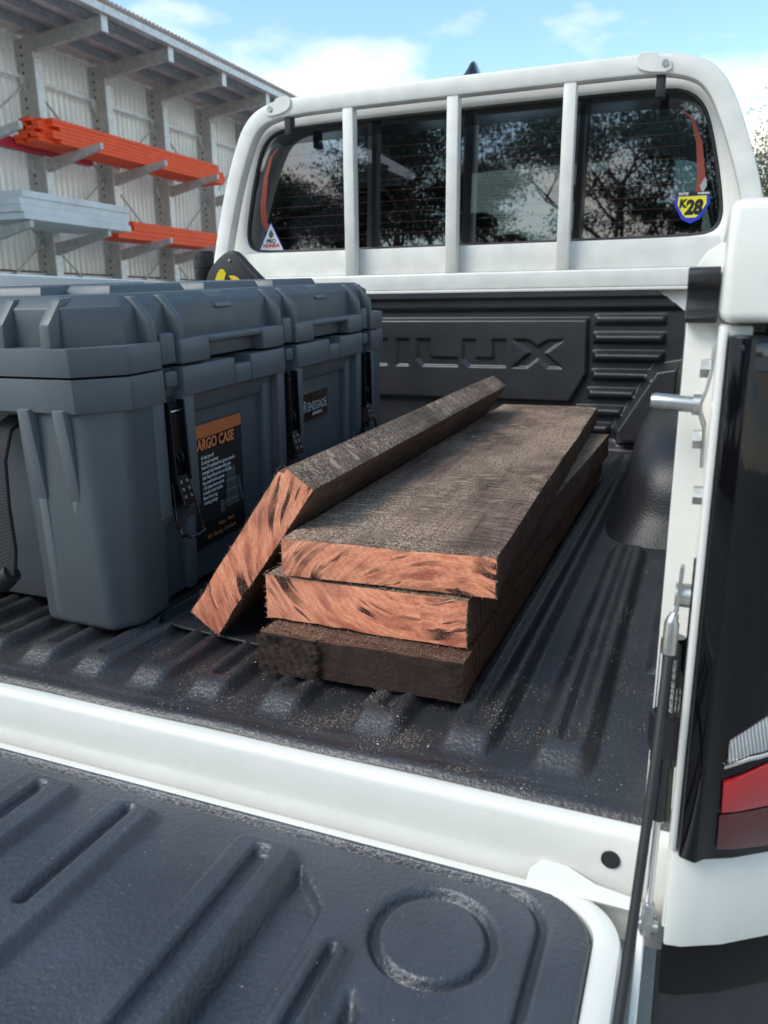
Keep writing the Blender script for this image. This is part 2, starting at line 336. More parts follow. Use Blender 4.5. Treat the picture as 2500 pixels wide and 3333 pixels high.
def tube_bm(path, r, n=12, closed=False, rect=None, up=(0, 1, 0), caps=True):
    """sweep a circle (or rect (w,h): w across, h along up) along path; r may be a list"""
    bm = bmesh.new(); P = [Vector(p) for p in path]; k = len(P); rings = []; u0 = Vector(up)
    for i, p in enumerate(P):
        if closed: d = (P[(i + 1) % k] - P[i - 1])
        else: d = P[min(i + 1, k - 1)] - P[max(i - 1, 0)]
        d.normalize(); a = u0 - d * u0.dot(d)
        if a.length < 1e-4: a = Vector((1, 0, 0)) - d * d.x
        a.normalize(); b = d.cross(a); rr = r[i] if isinstance(r, (list, tuple)) else r
        if rect: q = [b * (sx * rect[0] / 2) + a * (sy * rect[1] / 2) for sx, sy in rect_profile(rect)]
        else: q = [a * (rr * math.cos(t * 2 * math.pi / n)) + b * (rr * math.sin(t * 2 * math.pi / n)) for t in range(n)]
        rings.append([bm.verts.new(p + v) for v in q])
    m = len(rings[0])
    for i in range(k if closed else k - 1):
        A, B = rings[i], rings[(i + 1) % k]
        for j in range(m): bm.faces.new((A[j], A[(j + 1) % m], B[(j + 1) % m], B[j]))
    if not closed and caps: bm.faces.new(rings[0]); bm.faces.new(rings[-1])
    bmesh.ops.recalc_face_normals(bm, faces=bm.faces[:]); return bm
def rect_profile(rect, c=0.008):
    c = min(c, 0.3 * min(rect))
    cx, cy = 2 * c / rect[0], 2 * c / rect[1]; out = []
    for sx, sy, a0 in ((1, 1, 0), (-1, 1, 90), (-1, -1, 180), (1, -1, 270)):
        for t in (0, 45, 90):
            an = math.radians(a0 + t); out.append((sx * (1 - cx) + cx * math.cos(an), sy * (1 - cy) + cy * math.sin(an)))
    return out
def cyl_bm(p0, p1, r, n=16, b=0.0): 
    bm = tube_bm([p0, p1], r, n); return bev(bm, b, 2, 50)
def arc(cx, cy, r, a0, a1, n=8):
    return [(cx + r * math.cos(math.radians(a0 + (a1 - a0) * i / n)), cy + r * math.sin(math.radians(a0 + (a1 - a0) * i / n))) for i in range(n + 1)]
def rrect(x0, x1, y0, y1, r, n=6):
    return arc(x1 - r, y1 - r, r, 0, 90, n) + arc(x0 + r, y1 - r, r, 90, 180, n) + arc(x0 + r, y0 + r, r, 180, 270, n) + arc(x1 - r, y0 + r, r, 270, 360, n)
def smooth_poly(pts, it=2, closed=True):
    for _ in range(it):
        out = []; n = len(pts)
        for i in range(n if closed else n - 1):
            a, b = pts[i], pts[(i + 1) % n]
            out += [(a[0] * .75 + b[0] * .25, a[1] * .75 + b[1] * .25), (a[0] * .25 + b[0] * .75, a[1] * .25 + b[1] * .75)]
        pts = out if closed else [pts[0]] + out + [pts[-1]]
    return pts
# text printed flat on a surface: origin, right axis, up axis
def text_mesh(body, size, shear=0.0, bold=0.0, align='LEFT', sx=1.0):
    cu = bpy.data.curves.new('txt', 'FONT'); cu.body = body; cu.size = size; cu.shear = shear; cu.offset = bold; cu.align_x = align; cu.resolution_u = 3
    o = bpy.data.objects.new('txt', cu); col.objects.link(o); bpy.context.view_layer.update()
    me = bpy.data.meshes.new_from_object(o.evaluated_get(bpy.context.evaluated_depsgraph_get()))
    bpy.data.objects.remove(o); bpy.data.curves.remove(cu); return me
def put_text(name, body, size, org, right, up, mat, parent, shear=0.0, bold=0.0, align='LEFT', sx=1.0):
    me = text_mesh(body, size, shear, bold, align); me.name = name
    r = Vector(right).normalized(); u = Vector(up).normalized(); O = Vector(org)
    for v in me.vertices: v.co = O + r * (v.co.x * sx) + u * v.co.y
    me.materials.clear(); return link(name, me, mat, parent)
def flat_poly(name, pts3, mat, parent, thick=None):
    bm = bmesh.new(); vs = [bm.verts.new(p) for p in pts3]; f = bm.faces.new(vs)
    if thick:
        r = bmesh.ops.extrude_face_region(bm, geom=[f]); vv = [g for g in r['geom'] if isinstance(g, bmesh.types.BMVert)]
        bmesh.ops.translate(bm, verts=vv, vec=thick)
    return obj(name, bm, mat, parent, smooth=False)
# signed distance helpers for moulded relief
def sstep(x): x = np.clip(x, 0, 1); return x * x * (3 - 2 * x)
def sd_rrect(X, Y, x0, x1, y0, y1, r):
    qx = np.abs(X - (x0 + x1) / 2) - (x1 - x0) / 2 + r; qy = np.abs(Y - (y0 + y1) / 2) - (y1 - y0) / 2 + r
    return np.hypot(np.maximum(qx, 0), np.maximum(qy, 0)) + np.minimum(np.maximum(qx, qy), 0) - r
def sd_poly(X, Y, pts):
    pts = np.array(pts, float); d = np.full(X.shape, 1e9); s = np.ones(X.shape); n = len(pts)
    for i in range(n):
        a = pts[i]; b = pts[i - 1]; ex, ey = b - a; wx, wy = X - a[0], Y - a[1]
        h = np.clip((wx * ex + wy * ey) / (ex * ex + ey * ey), 0, 1); bx, by = wx - ex * h, wy - ey * h
        d = np.minimum(d, bx * bx + by * by)
        c1 = Y >= a[1]; c2 = Y < b[1]; c3 = ex * wy > ey * wx
        s = np.where((c1 & c2 & c3) | (~c1 & ~c2 & ~c3), -s, s)
    return s * np.sqrt(d)
def grid_obj(name, X, Y, Z, mat, parent=None, keep=None, flip=False, smooth=True):
    ny, nx = X.shape; V = np.stack([X, Y, Z], -1).reshape(-1, 3)
    i = np.arange(ny * nx).reshape(ny, nx); F = np.stack([i[:-1, :-1], i[:-1, 1:], i[1:, 1:], i[1:, :-1]], -1).reshape(-1, 4)
    if keep is not None:
        k = keep.reshape(-1); F = F[k[F].all(1)]
    if flip: F = F[:, ::-1]
    me = bpy.data.meshes.new(name); me.vertices.add(len(V)); me.vertices.foreach_set('co', V.astype(np.float32).ravel())
    me.loops.add(F.size); me.loops.foreach_set('vertex_index', F.astype(np.int32).ravel())
    me.polygons.add(len(F)); me.polygons.foreach_set('loop_start', (np.arange(len(F)) * 4).astype(np.int32))
    me.update(calc_edges=True); me.validate()
    if smooth: me.shade_smooth()
    return link(name, me, mat, parent)
def soup_obj(name, V, F, mat, parent=None):
    me = bpy.data.meshes.new(name); V = np.asarray(V, np.float32); F = np.asarray(F, np.int32); k = F.shape[1]
    me.vertices.add(len(V)); me.vertices.foreach_set('co', V.ravel()); me.loops.add(F.size); me.loops.foreach_set('vertex_index', F.ravel())
    me.polygons.add(len(F)); me.polygons.foreach_set('loop_start', (np.arange(len(F)) * k).astype(np.int32)); me.update(calc_edges=True)
    return link(name, me, mat, parent)

GZ = -0.86                                    # level of the yard below the bed floor
CX = -0.645                                   # centre line of the truck
# ================================================================== SETTING
g = struct(pyobj('ground', [(-400, -400, GZ), (400, -400, GZ), (400, 800, GZ), (-400, 800, GZ)], [(0, 1, 2, 3)], 'concrete', smooth=False))

#@@RACK
# ------------------------------------------------------------------ cantilever timber rack
rack = thing('timber_rack', 'roofed galvanised steel cantilever rack holding orange timber beyond the truck', 'storage rack', (-9.0, 11.0, GZ))
BAY = 1.41; Y1 = 9.33; XC = -8.93; KS = range(-2, 7)
for k in KS:
    y = Y1 + BAY * (k - 1)
    bm = box_bm(XC - 0.30, XC - 0.005, y - 0.05, y + 0.05, GZ, 3.98)
    c = obj('column', bm, 'perforated_steel', rack, smooth=False)
    obj('flange', box_bm(XC, XC + 0.022, y - 0.055, y + 0.075, GZ, 3.74), 'galvanised_light', c, smooth=False)
    # roof arm, rising outwards
    bm = hexa_bm([(XC - 0.3, y - 0.045, 3.80), (XC - 0.3, y + 0.045, 3.80), (-7.72, y + 0.045, 3.96), (-7.72, y - 0.045, 3.96),
                  (XC - 0.3, y - 0.045, 4.00), (XC - 0.3, y + 0.045, 4.00), (-7.72, y + 0.045, 4.12), (-7.72, y - 0.045, 4.12)])
    a = obj('roof_arm', bm, 'galvanised', rack, smooth=False)
    obj('end_plate', box_bm(-7.718, -7.70, y - 0.06, y + 0.06, 3.93, 4.13), 'galvanised_light', a, smooth=False)
    for z, zt in ((2.46, 2.60), (1.33, 1.47), (0.55, 0.62)):
        if z > 2 and k == -2: continue
        bm = hexa_bm([(XC + 0.022, y - 0.03, z - 0.17), (XC + 0.022, y + 0.03, z - 0.17), (-7.93, y + 0.03, zt - 0.08), (-7.93, y - 0.03, zt - 0.08),
                      (XC + 0.022, y - 0.03, z), (XC + 0.022, y + 0.03, z), (-7.93, y + 0.03, zt), (-7.93, y - 0.03, zt)])
        obj('shelf_arm', bm, 'galvanised', rack, smooth=False)
# corrugated wall sheets, one per bay
for k in list(KS)[:-1]:
    y = Y1 + BAY * (k - 1); n = 150
    yy = np.linspace(y - 0.01, y + BAY + 0.01, n); zz = np.array([0.95, 4.075])
    Yg, Zg = np.meshgrid(yy, zz); Xg = XC - 0.35 + 0.030 * np.clip(2.2 * np.sin(Yg * 2 * math.pi / 0.117), -1, 1)
    grid_obj('wall_sheet', Xg, Yg, Zg, 'wall_sheet', rack)
    zz = np.array([0.42, 0.78]); Yg, Zg = np.meshgrid(yy, zz); Xg = XC - 0.36 + 0.02 * np.sin(Yg * 2 * math.pi / 0.095)
    grid_obj('lower_sheet', Xg, Yg, Zg, 'galvanised', rack)
    for z in (3.50, 0.86, 0.30):
        obj('brace_rail', box_bm(XC - 0.24, XC - 0.19, y + 0.055, y + BAY - 0.055, z, z + 0.05), 'galvanised_light', rack, smooth=False)
    z0, z1 = (0.92, 3.42)
    seq = [(0.3, 1.5), (1.5, 0.3 + 1.2)] 
    zs = [0.33, 1.35, 2.40, 3.45]
    for i in range(3):
        a, b = (zs[i], zs[i + 1]) if (i + k) % 2 == 0 else (zs[i + 1], zs[i])
        obj('brace_rod', tube_bm([(XC - 0.16, y + 0.06, a), (XC - 0.16, y + BAY - 0.06, b)], 0.017, 6), 'galvanised', rack)
    for z in zs[1:]:
        obj('gusset', prism_bm([(y + BAY - 0.14, z - 0.03), (y + BAY - 0.05, z - 0.12), (y + BAY - 0.05, z + 0.09), (y + BAY - 0.14, z + 0.05)], 'x', XC - 0.20, XC - 0.185), 'galvanised_light', rack, smooth=False)
ya, yb = Y1 + BAY * (-3.4), Y1 + BAY * 5.4
for x, z in ((-8.75, 4.005), (-8.35, 4.045), (-7.98, 4.085)):
    obj('purlin', box_bm(x - 0.035, x + 0.035, ya, yb, z + 0.025, z + 0.11), 'purlin_steel', rack, smooth=False)
n = 700; yy = np.linspace(ya, yb, n); uu = np.linspace(0, 1, 3)
Yg, Ug = np.meshgrid(yy, uu); Xg = -9.5 + Ug * (9.5 - 7.58); Zg = 4.075 + Ug * 0.19 + 0.014 * np.sin(Yg * 2 * math.pi / 0.085)
o = grid_obj('roof_sheet', Xg, Yg, Zg, 'roof_sheet', rack); sm = o.modifiers.new('s', 'SOLIDIFY'); sm.thickness = 0.006
obj('fascia', box_bm(-7.66, -7.63, ya, yb, 4.13, 4.225), 'galvanised_light', rack, smooth=False)
# goods on the rack
def plank(name, x0, x1, y0, y1, z0, z1, mat, label, cat, group):
    bm = box_bm(x0, x1, y0, y1, z0, z1, 0.004, 1); me_o = obj(name, bm, mat); tag(me_o, label, cat, group); return me_o
for c in range(5):
    for L in range(6):
        j = random.uniform(-0.03, 0.03); j2 = random.uniform(-0.05, 0.05); sh = 0.0 if c > 0 else 0.18
        w = 0.105; x1 = -8.30 - c * (w + 0.002) + random.uniform(-0.004, 0.004); z = 2.556 + L * 0.050
        plank('orange_plank', x1 - w, x1, 8.68 + sh + j + (0.12 if (c + L) % 3 == 0 else 0), 12.95 + j2 - (0.22 if L > 3 else 0), z, z + 0.0485, 'orange_paint',
              'orange plank in the upper rack stack, %s layer, %s row' % (('lowest', 'second', 'third', 'fourth', 'fifth', 'topmost')[L], ('front', 'second', 'middle', 'fourth', 'rearmost')[c]), 'plank', 'orange planks stacked on the upper rack arms')
for c in range(5):
    for L in range(4):
        j = random.uniform(-0.03, 0.03); j2 = random.uniform(-0.05, 0.05)
        w = 0.105; x1 = -8.30 - c * (w + 0.002) + random.uniform(-0.004, 0.004); z = 1.432 + L * 0.066
        plank('orange_plank', x1 - w, x1, 9.95 + j + (0.38 if L > 1 else 0), 14.6 + j2, z, z + 0.0645, 'orange_paint',
              'orange plank in the lower rack stack, %s layer, %s row' % (('lowest', 'second', 'third', 'topmost')[L], ('front', 'second', 'middle', 'fourth', 'rearmost')[c]), 'plank', 'orange planks stacked on the lower rack arms')
plank('crimson_plank', -8.99, -8.865, 8.05, 10.2, 2.50, 2.64, 'crimson_paint', 'crimson plank sticking out beyond the upper orange stack', 'plank', None)
for L in range(4):
    z = 1.476 + L * 0.084; j = random.uniform(-0.02, 0.02)
    lab = ['lowest', 'second from lowest', 'second from top', 'topmost'][L]
    plank('grey_sheet', -8.86 + j, -7.90 + j * 0.5, 7.77 + j, 9.74 + j, z, z + 0.0834, 'grey_board', 'pale grey building sheet, %s in the pack on the rack' % lab, 'building sheet', 'grey sheets on the rack')
for L in range(4):
    z = 0.63 + L * 0.032
    plank('green_sheet', -8.7, -7.6, 6.4, 8.35, z, z + 0.030, 'green_board', 'pale green sheet, %s in the low pack at rack end' % ('lowest', 'second from lowest', 'second from top', 'topmost')[L], 'building sheet', 'green sheets on the rack')
o = plank('red_strip_bar', -7.80, -7.66, 9.15, 15.2, 0.70, 0.80, 'red_paint', 'long red bar standing in for an unidentified red strip along the rack', 'beam', None)  # bar added in place of an unidentified red strip beyond the truck
# timber fence seen through the gap under the rack wall
fence = thing('paling_fence', 'weathered brown paling fence behind the rack', 'fence', (-10.3, 11, GZ))
bm0 = box_bm(-0.01, 0.01, -0.072, 0.072, 0, 2.3); fme = bpy.data.meshes.new('paling'); bm0.to_mesh(fme); bm0.free(); fme.materials.append(M['fence_timber'])
for i in range(90):
    p = bpy.data.objects.new('paling', fme); col.objects.link(p); p.parent = fence; p.location = (random.uniform(-.01, .01), -6.5 + i * 0.142, random.uniform(-0.03, 0.03))

#@@TREES
# ------------------------------------------------------------------ trees
def tree(label, loc, H, R, seed, leaves, lmat, leaf=0.10, spread=1.0, crown_base=0.35, group=None, flat=0.55):
    rr = random.Random(seed); rg = np.random.default_rng(seed)
    root = thing('tree', label, 'tree', loc, group); L = Vector(loc); bm = bmesh.new(); tips = []
    def limb(p, d, ln, r, depth):
        pts = [p]; rad = [r]; q = p.copy(); dd = d.normalized()
        for i in range(4):
            dd = (dd + Vector((rr.uniform(-.22, .22), rr.uniform(-.22, .22), rr.uniform(-.08, .16)))).normalized()
            q = q + dd * (ln / 4); pts.append(q.copy()); rad.append(r * (1 - 0.13 * (i + 1)))
        merge(bm, tube_bm([tuple(v) for v in pts], rad, 6, up=(0.3, 1, 0.1)))
        if depth == 0 or r < 0.012: tips.append(pts[-1]); tips.append(pts[2]); return
        for j in range(rr.choice((2, 3))):
            a = rr.uniform(0, 6.283); out = Vector((math.cos(a), math.sin(a), rr.uniform(0.0, 0.7))) * spread
            limb(pts[-1] if j else pts[rr.choice((2, 3))], dd * 0.75 + out * 0.75, ln * rr.uniform(0.62, 0.85), r * 0.58, depth - 1)
    nb = rr.choice((2, 3)); trunk_top = L + Vector((rr.uniform(-.2, .2), rr.uniform(-.2, .2), H * crown_base))
    merge(bm, tube_bm([tuple(L), tuple(L.lerp(trunk_top, 0.5) + Vector((rr.uniform(-.1, .1), 0, 0))), tuple(trunk_top)], [H * 0.026, H * 0.02, H * 0.017], 8, up=(0.3, 1, 0.1)))
    for j in range(4):
        a = j * 1.57 + rr.uniform(-.5, .5); limb(trunk_top.copy(), Vector((math.cos(a) * spread, math.sin(a) * spread, 1.0)), H * 0.25, H * 0.012, 4 if leaves > 30000 else 3)
    obj('trunk', bm, 'bark', root)
    tp = np.array([tuple(v) for v in tips]); n = leaves
    c = tp[rg.integers(0, len(tp), n)] + rg.normal(0, 1, (n, 3)) * np.array([R * 0.13, R * 0.13, R * 0.13 * flat])
    d1 = rg.normal(0, 1, (n, 3)); d1 /= np.linalg.norm(d1, axis=1)[:, None]; d2 = np.cross(d1, rg.normal(0, 1, (n, 3))); d2 /= np.linalg.norm(d2, axis=1)[:, None]
    s = leaf * rg.uniform(0.6, 1.4, (n, 1))
    V = np.concatenate([c - d1 * s, c + d2 * s * 0.4, c + d1 * s, c - d2 * s * 0.4], 1).reshape(-1, 3)
    soup_obj('crown', V, np.arange(4 * n).reshape(n, 4), lmat, root); return root
tree('tall sparse gum tree behind the cab on the right', (1.35, 16.5, GZ), 4.5, 2.6, 11, 26000, 'leaf_olive', 0.026, 0.55, 0.3)
tree('second gum tree further right behind the cab', (4.4, 18.0, GZ), 5.2, 3.0, 12, 16000, 'leaf_olive', 0.030, 0.6, 0.3)
for i, (x, y, H, s) in enumerate(((-9.8, -14.5, 7.2, 21), (-5.4, -13.5, 8.0, 22), (-0.8, -13.5, 8.2, 23), (3.6, -13.0, 8.4, 24), (-14.5, -14.0, 7.4, 25), (8.6, -14.0, 8.2, 26))):
    tree(['broad dark tree behind the camera left of the spreading pair', 'left tree of the spreading pair mirrored in the rear window', 'right tree of the spreading pair mirrored in the rear window',
          'broad dark tree mirrored at the right end of the rear window', 'far left dark tree behind the camera', 'far right dark tree behind the camera'][i],
         (x, y, GZ), H, 2.2, s, 46000, 'leaf_dark', 0.042, 1.25, 0.20, 'trees mirrored in the rear window', 0.20)
hv = 48000; c = np.stack([rng.uniform(-26, 22, hv), rng.uniform(-22, -19.5, hv), GZ + rng.power(0.8, hv) * 3.0 * (0.8 + 0.25 * np.sin(rng.uniform(0, 6.28, hv)))], 1)
c[:, 2] = GZ + rng.uniform(0, 1, hv) * (3.7 + 0.7 * np.sin(c[:, 0] * 0.9) + 0.5 * np.sin(c[:, 0] * 2.7))
d1 = rng.normal(0, 1, (hv, 3)); d1 /= np.linalg.norm(d1, axis=1)[:, None]; d2 = np.cross(d1, rng.normal(0, 1, (hv, 3))); d2 /= np.linalg.norm(d2, axis=1)[:, None]
V = np.concatenate([c - d1 * .16, c + d2 * .08, c + d1 * .16, c - d2 * .08], 1).reshape(-1, 3)
o = soup_obj('undergrowth', V, np.arange(4 * hv).reshape(hv, 4), 'leaf_dark'); o['kind'] = 'stuff'; o['label'] = 'dense dark undergrowth below the trees behind the camera'; o['category'] = 'undergrowth'

#@@TRUCK
# ================================================================== PICKUP
truck = thing('pickup_truck', 'white dual-cab pickup truck with its tailgate open and a black moulded bed liner', 'pickup truck', (CX, 1.6, GZ))
YB = 2.05; ZS = -0.055
XL, XR = -1.325, 0.035
# ---- rear sill under the tailgate line
prof = [(0.60, -0.006), (0.535, -0.006), (0.521, -0.0062), (0.5165, -0.0074), (0.5137, -0.0100), (0.5124, -0.0140), (0.5112, -0.030), (0.5110, -0.075), (0.514, -0.10), (0.60, -0.10)]
sill = obj('rear_sill', prism_bm(prof, 'x', -1.285, 0.012, 0.0015, 1), 'white_paint', truck)
obj('drain_hole', cyl_bm((-0.0315, 0.5098, -0.030), (-0.0315, 0.5135, -0.030), 0.0068, 24), 'black_rubber', sill)  # dark disc proud of the sill, its black standing for the hole's shade
# ---- bed sides
for sgn in (1, -1):
    def mx_(x): return CX + sgn * (x - CX)
    def X(a, b): return (min(mx_(a), mx_(b)), max(mx_(a), mx_(b)))
    side = obj('bed_side', box_bm(*X(0.036, 0.245), 0.60, 2.075, -0.42, 0.352, 0.012), 'white_paint', truck)
    x0, x1 = X(0.006, 0.250)
    obj('top_rail', box_bm(x0, x1, 0.474, 2.085, 0.351, 0.415 if sgn > 0 else 0.434, 0.006, 3), 'white_paint', side)
    x0, x1 = X(-0.0125, 0.030)
    pts = [(x0 if sgn > 0 else x1, z) for z in ()]
    a, b = mx_(-0.0125), mx_(0.034)
    pr = [(a, -0.10), (b, -0.10), (b, 0.398), (mx_(0.004), 0.398), (mx_(-0.004), 0.393), (mx_(-0.0095), 0.384), (a, 0.374)]
    obj('rear_post', prism_bm(pr, 'y', 0.545, 0.602, 0.0015, 2), 'white_paint', side)
    obj('post_return', box_bm(*X(0.0065, 0.024), 0.486, 0.5445, -0.055, 0.3495, 0.0015), 'white_paint', side)
    obj('post_flange', box_bm(*X(0.0062, 0.0112), 0.474, 0.4855, 0.0155, 0.348, 0.002), 'white_paint', side)
    # lower corner panel, bumper and lamp follow one wrapped corner line
    corner = [(0.0085, 0.476), (0.020, 0.478), (0.045, 0.490), (0.080, 0.514), (0.120, 0.552), (0.160, 0.605), (0.20, 0.70)]
    def cy_(x, d=0.0): return float(np.interp(x, [q_[0] for q_ in corner], [q_[1] for q_ in corner])) + d
    cxs = [0.0085, 0.014, 0.020, 0.028, 0.036, 0.045, 0.056, 0.068, 0.080, 0.093, 0.106, 0.120, 0.134, 0.147, 0.160, 0.18, 0.20]
    def strip(d, x_in): return [(mx_(x), cy_(x, d)) for x in cxs] + [(mx_(0.20), 0.80), (mx_(x_in), 0.80)]
    obj('corner_panel', prism_bm(strip(0.0, 0.0085), 'z', -0.0605, 0.0145, 0.0018, 2), 'white_paint', side)
    bmp = obj('bumper_end', prism_bm(strip(0.003, 0.0085), 'z', -0.1040, -0.0620, 0.0018, 2), 'bumper_black', truck)
    obj('lower_bumper', prism_bm(strip(0.012, 0.0085), 'z', -0.36, -0.1050, 0.0015, 1), 'grey_plastic', bmp)
    hp = [(mx_(0.0118), 0.486), (mx_(0.0122), 0.470), (mx_(0.0225), 0.4665)] + [(mx_(x), cy_(x, -0.009)) for x in cxs[3:]] + [(mx_(0.20), 0.80), (mx_(0.0118), 0.80)]
    lamp = obj('tail_lamp', prism_bm(hp, 'z', 0.0150, 0.3445, 0.0016, 2), 'lamp_black', truck)
    def lens(name, top, bot, mat, proud):
        """band between two polylines (x, z), laid on the wrapped lamp face"""
        xa, xb = top[0][0], top[-1][0]; N_ = 14; bm = bmesh.new(); R0 = []; R1 = []
        for q_ in range(N_ + 1):
            f_ = q_ / N_; xt = xa + (xb - xa) * f_; xo = bot[0][0] + (bot[-1][0] - bot[0][0]) * f_
            zt_ = float(np.interp(xt, [a_[0] for a_ in top], [a_[1] for a_ in top])); zo_ = float(np.interp(xo, [a_[0] for a_ in bot], [a_[1] for a_ in bot]))
            for Rr, dd in ((R0, -0.009 - proud), (R1, -0.006)):
                Rr.append((bm.verts.new((mx_(xt), cy_(xt, dd), zt_)), bm.verts.new((mx_(xo), cy_(xo, dd), zo_))))
        for q_ in range(N_):
            A, B, C_, D = R0[q_], R0[q_ + 1], R1[q_], R1[q_ + 1]
            bm.faces.new((A[0], A[1], B[1], B[0])); bm.faces.new((C_[0], D[0], D[1], C_[1])); bm.faces.new((A[0], B[0], D[0], C_[0])); bm.faces.new((A[1], C_[1], D[1], B[1]))
        bm.faces.new((R0[0][0], R1[0][0], R1[0][1], R0[0][1])); bm.faces.new((R0[-1][0], R0[-1][1], R1[-1][1], R1[-1][0]))
        bmesh.ops.recalc_face_normals(bm, faces=bm.faces[:]); return obj(name, bev(bm, 0.0010, 2, 60), mat, lamp)
    lens('reverse_lens', [(0.0350, 0.1010), (0.0455, 0.1090), (0.0560, 0.1160), (0.09, 0.137), (0.13, 0.155)], [(0.0352, 0.0855), (0.0470, 0.0905), (0.0585, 0.0915), (0.09, 0.105), (0.13, 0.120)], 'lens_clear', 0.0014)
    lens('chrome_trim', [(0.0335, 0.0845), (0.0470, 0.0895), (0.0588, 0.0905), (0.09, 0.1035), (0.13, 0.1185)], [(0.0335, 0.0815), (0.0470, 0.0862), (0.0588, 0.0872), (0.09, 0.1000), (0.13, 0.1150)], 'chrome', 0.0018)
    lens('brake_lens', [(0.0342, 0.0730), (0.0450, 0.0770), (0.0595, 0.0830), (0.09, 0.0945), (0.13, 0.108), (0.17, 0.116)], [(0.0350, 0.0505), (0.0628, 0.0520), (0.09, 0.0555), (0.13, 0.062), (0.17, 0.068)], 'lens_red', 0.0018)
    lens('lower_lens', [(0.0340, 0.0490), (0.0628, 0.0505), (0.09, 0.054), (0.13, 0.0605), (0.17, 0.0665)], [(0.0345, 0.0235), (0.0660, 0.0215), (0.09, 0.0225), (0.13, 0.026), (0.17, 0.030)], 'lens_dark_red', 0.0013)
    lens('upper_reflector', [(0.0172, 0.3395), (0.03, 0.3410), (0.09, 0.3410), (0.17, 0.3410)], [(0.0250, 0.3255), (0.033, 0.3255), (0.09, 0.3235), (0.17, 0.322)], 'grey_gloss', 0.0020)
    if sgn > 0:
        # black rubber hook, striker pin, bolts, strut, stay cable on the right post
        cp = [(0.5415, 0.3500), (0.5330, 0.3500), (0.5310, 0.3535), (0.5345, 0.3565), (0.5400, 0.3580), (0.5420, 0.3640), (0.5395, 0.3700), (0.5310, 0.3740), (0.5300, 0.3800), (0.5345, 0.3835), (0.5440, 0.3825), (0.5440, 0.3500)]
        obj('tonneau_hook', prism_bm(cp, 'x', -0.0135, 0.0050, 0.0006, 1), 'black_rubber', side)
        st = obj('striker_plate', tube_bm([(0.0052, 0.520, 0.338), (0.0048, 0.518, 0.322), (0.0030, 0.516, 0.311), (0.0005, 0.516, 0.303), (0.0006, 0.516, 0.297), (0.0036, 0.517, 0.289), (0.0044, 0.520, 0.264)], 0.0, rect=(0.014, 0.0022), up=(1, 0, 0)), 'zinc', truck, angle=50)
        bm = tube_bm([(0.0015, 0.517, 0.3015), (-0.0040, 0.517, 0.3015), (-0.0042, 0.517, 0.3015), (-0.0260, 0.517, 0.3030), (-0.0282, 0.517, 0.3030), (-0.0292, 0.517, 0.3030)], [0.0066, 0.0066, 0.0050, 0.0050, 0.0044, 0.0028], 16)
        obj('striker_pin', bm, 'zinc', st)
        for (xx, zz) in ((0.0025, 0.3235), (0.0020, 0.2800), (0.0050, 0.2445)):
            o = obj('bolt', tube_bm([(xx + 0.002, 0.518, zz), (xx - 0.0042, 0.518, zz)], 0.0062, 6), 'zinc', st, smooth=False)
            merge(bmesh.new(), bmesh.new())
        # slot and strut
        obj('strut_slot', prism_bm(rrect(0.488, 0.507, 0.130, 0.209, 0.009), 'x', 0.0050, 0.0068), 'black_metal', side)
        s0 = Vector((-0.0012, 0.497, 0.156)); s1 = Vector((-0.0022, 0.4925, 0.026)); s2 = Vector((-0.0030, 0.490, -0.0445))
        strut = obj('gas_strut', tube_bm([tuple(s0), tuple(s0.lerp(s1, 0.02)), tuple(s0.lerp(s1, 0.68)), tuple(s0.lerp(s1, 0.685)), tuple(s0.lerp(s1, 0.99)), tuple(s1)], [0.006, 0.0088, 0.0088, 0.0072, 0.0080, 0.0066], 20), 'black_gloss', truck)
        obj('rod', tube_bm([tuple(s1), tuple(s2)], 0.0027, 14), 'chrome', strut)
        obj('clip_collar', tube_bm([tuple(s0.lerp(s1, 0.41)), tuple(s0.lerp(s1, 0.415)), tuple(s0.lerp(s1, 0.58)), tuple(s0.lerp(s1, 0.63))], [0.0095, 0.0114, 0.0114, 0.0092], 8), 'black_plastic', strut, smooth=False)
        obj('clevis', box_bm(-0.0072, 0.0012, 0.4845, 0.4945, -0.066, -0.041, 0.002), 'zinc', strut)
        obj('pivot_bolt', cyl_bm((-0.010, 0.489, -0.0585), (0.0045, 0.489, -0.0585), 0.0042, 14), 'zinc', strut)
        obj('ball_joint', tube_bm([(0.005, 0.492, 0.186), (-0.004, 0.492, 0.186)], [0.0075, 0.0075], 14), 'zinc', strut)
        obj('warning_sticker', box_bm(-0.0094, -0.0082, 0.4905, 0.4945, 0.108, 0.148), 'print_white', strut, smooth=False)
        dn = (s1 - s0).normalized()
        for i, tx in enumerate(('DO NOT OPEN OR HEAT - HIGH PRESSURE', 'MADE IN GERMANY', '7465 21 530N  10/24')):
            put_text('strut_print', tx, 0.0030, (0.0006 + i * 0.0021, 0.4858 + i * 0.0013, 0.108), (0.0, 0.03, 1), (-1, 0.4, 0), 'print_white', strut, sx=0.62)
        # cable with crimped eyelet
        e0 = Vector((-0.0010, 0.489, 0.206)); e1 = Vector((-0.0022, 0.487, 0.178)); c0 = Vector((-0.0042, 0.485, 0.172)); c1 = Vector((-0.0047, 0.482, 0.150)); c2 = Vector((-0.0128, 0.368, -0.033)); c3 = Vector((-0.0150, 0.345, -0.066))
        mid = c1.lerp(c2, 0.5) + Vector((0.0012, 0.0, 0.004))
        cab = obj('stay_cable', tube_bm([tuple(v) for v in (c1, c1.lerp(mid, .5) + Vector((.0004, 0, .002)), mid, mid.lerp(c2, .5) + Vector((0.0003, 0, 0.001)), c2, c3)], 0.0030, 12), 'black_rubber', truck)
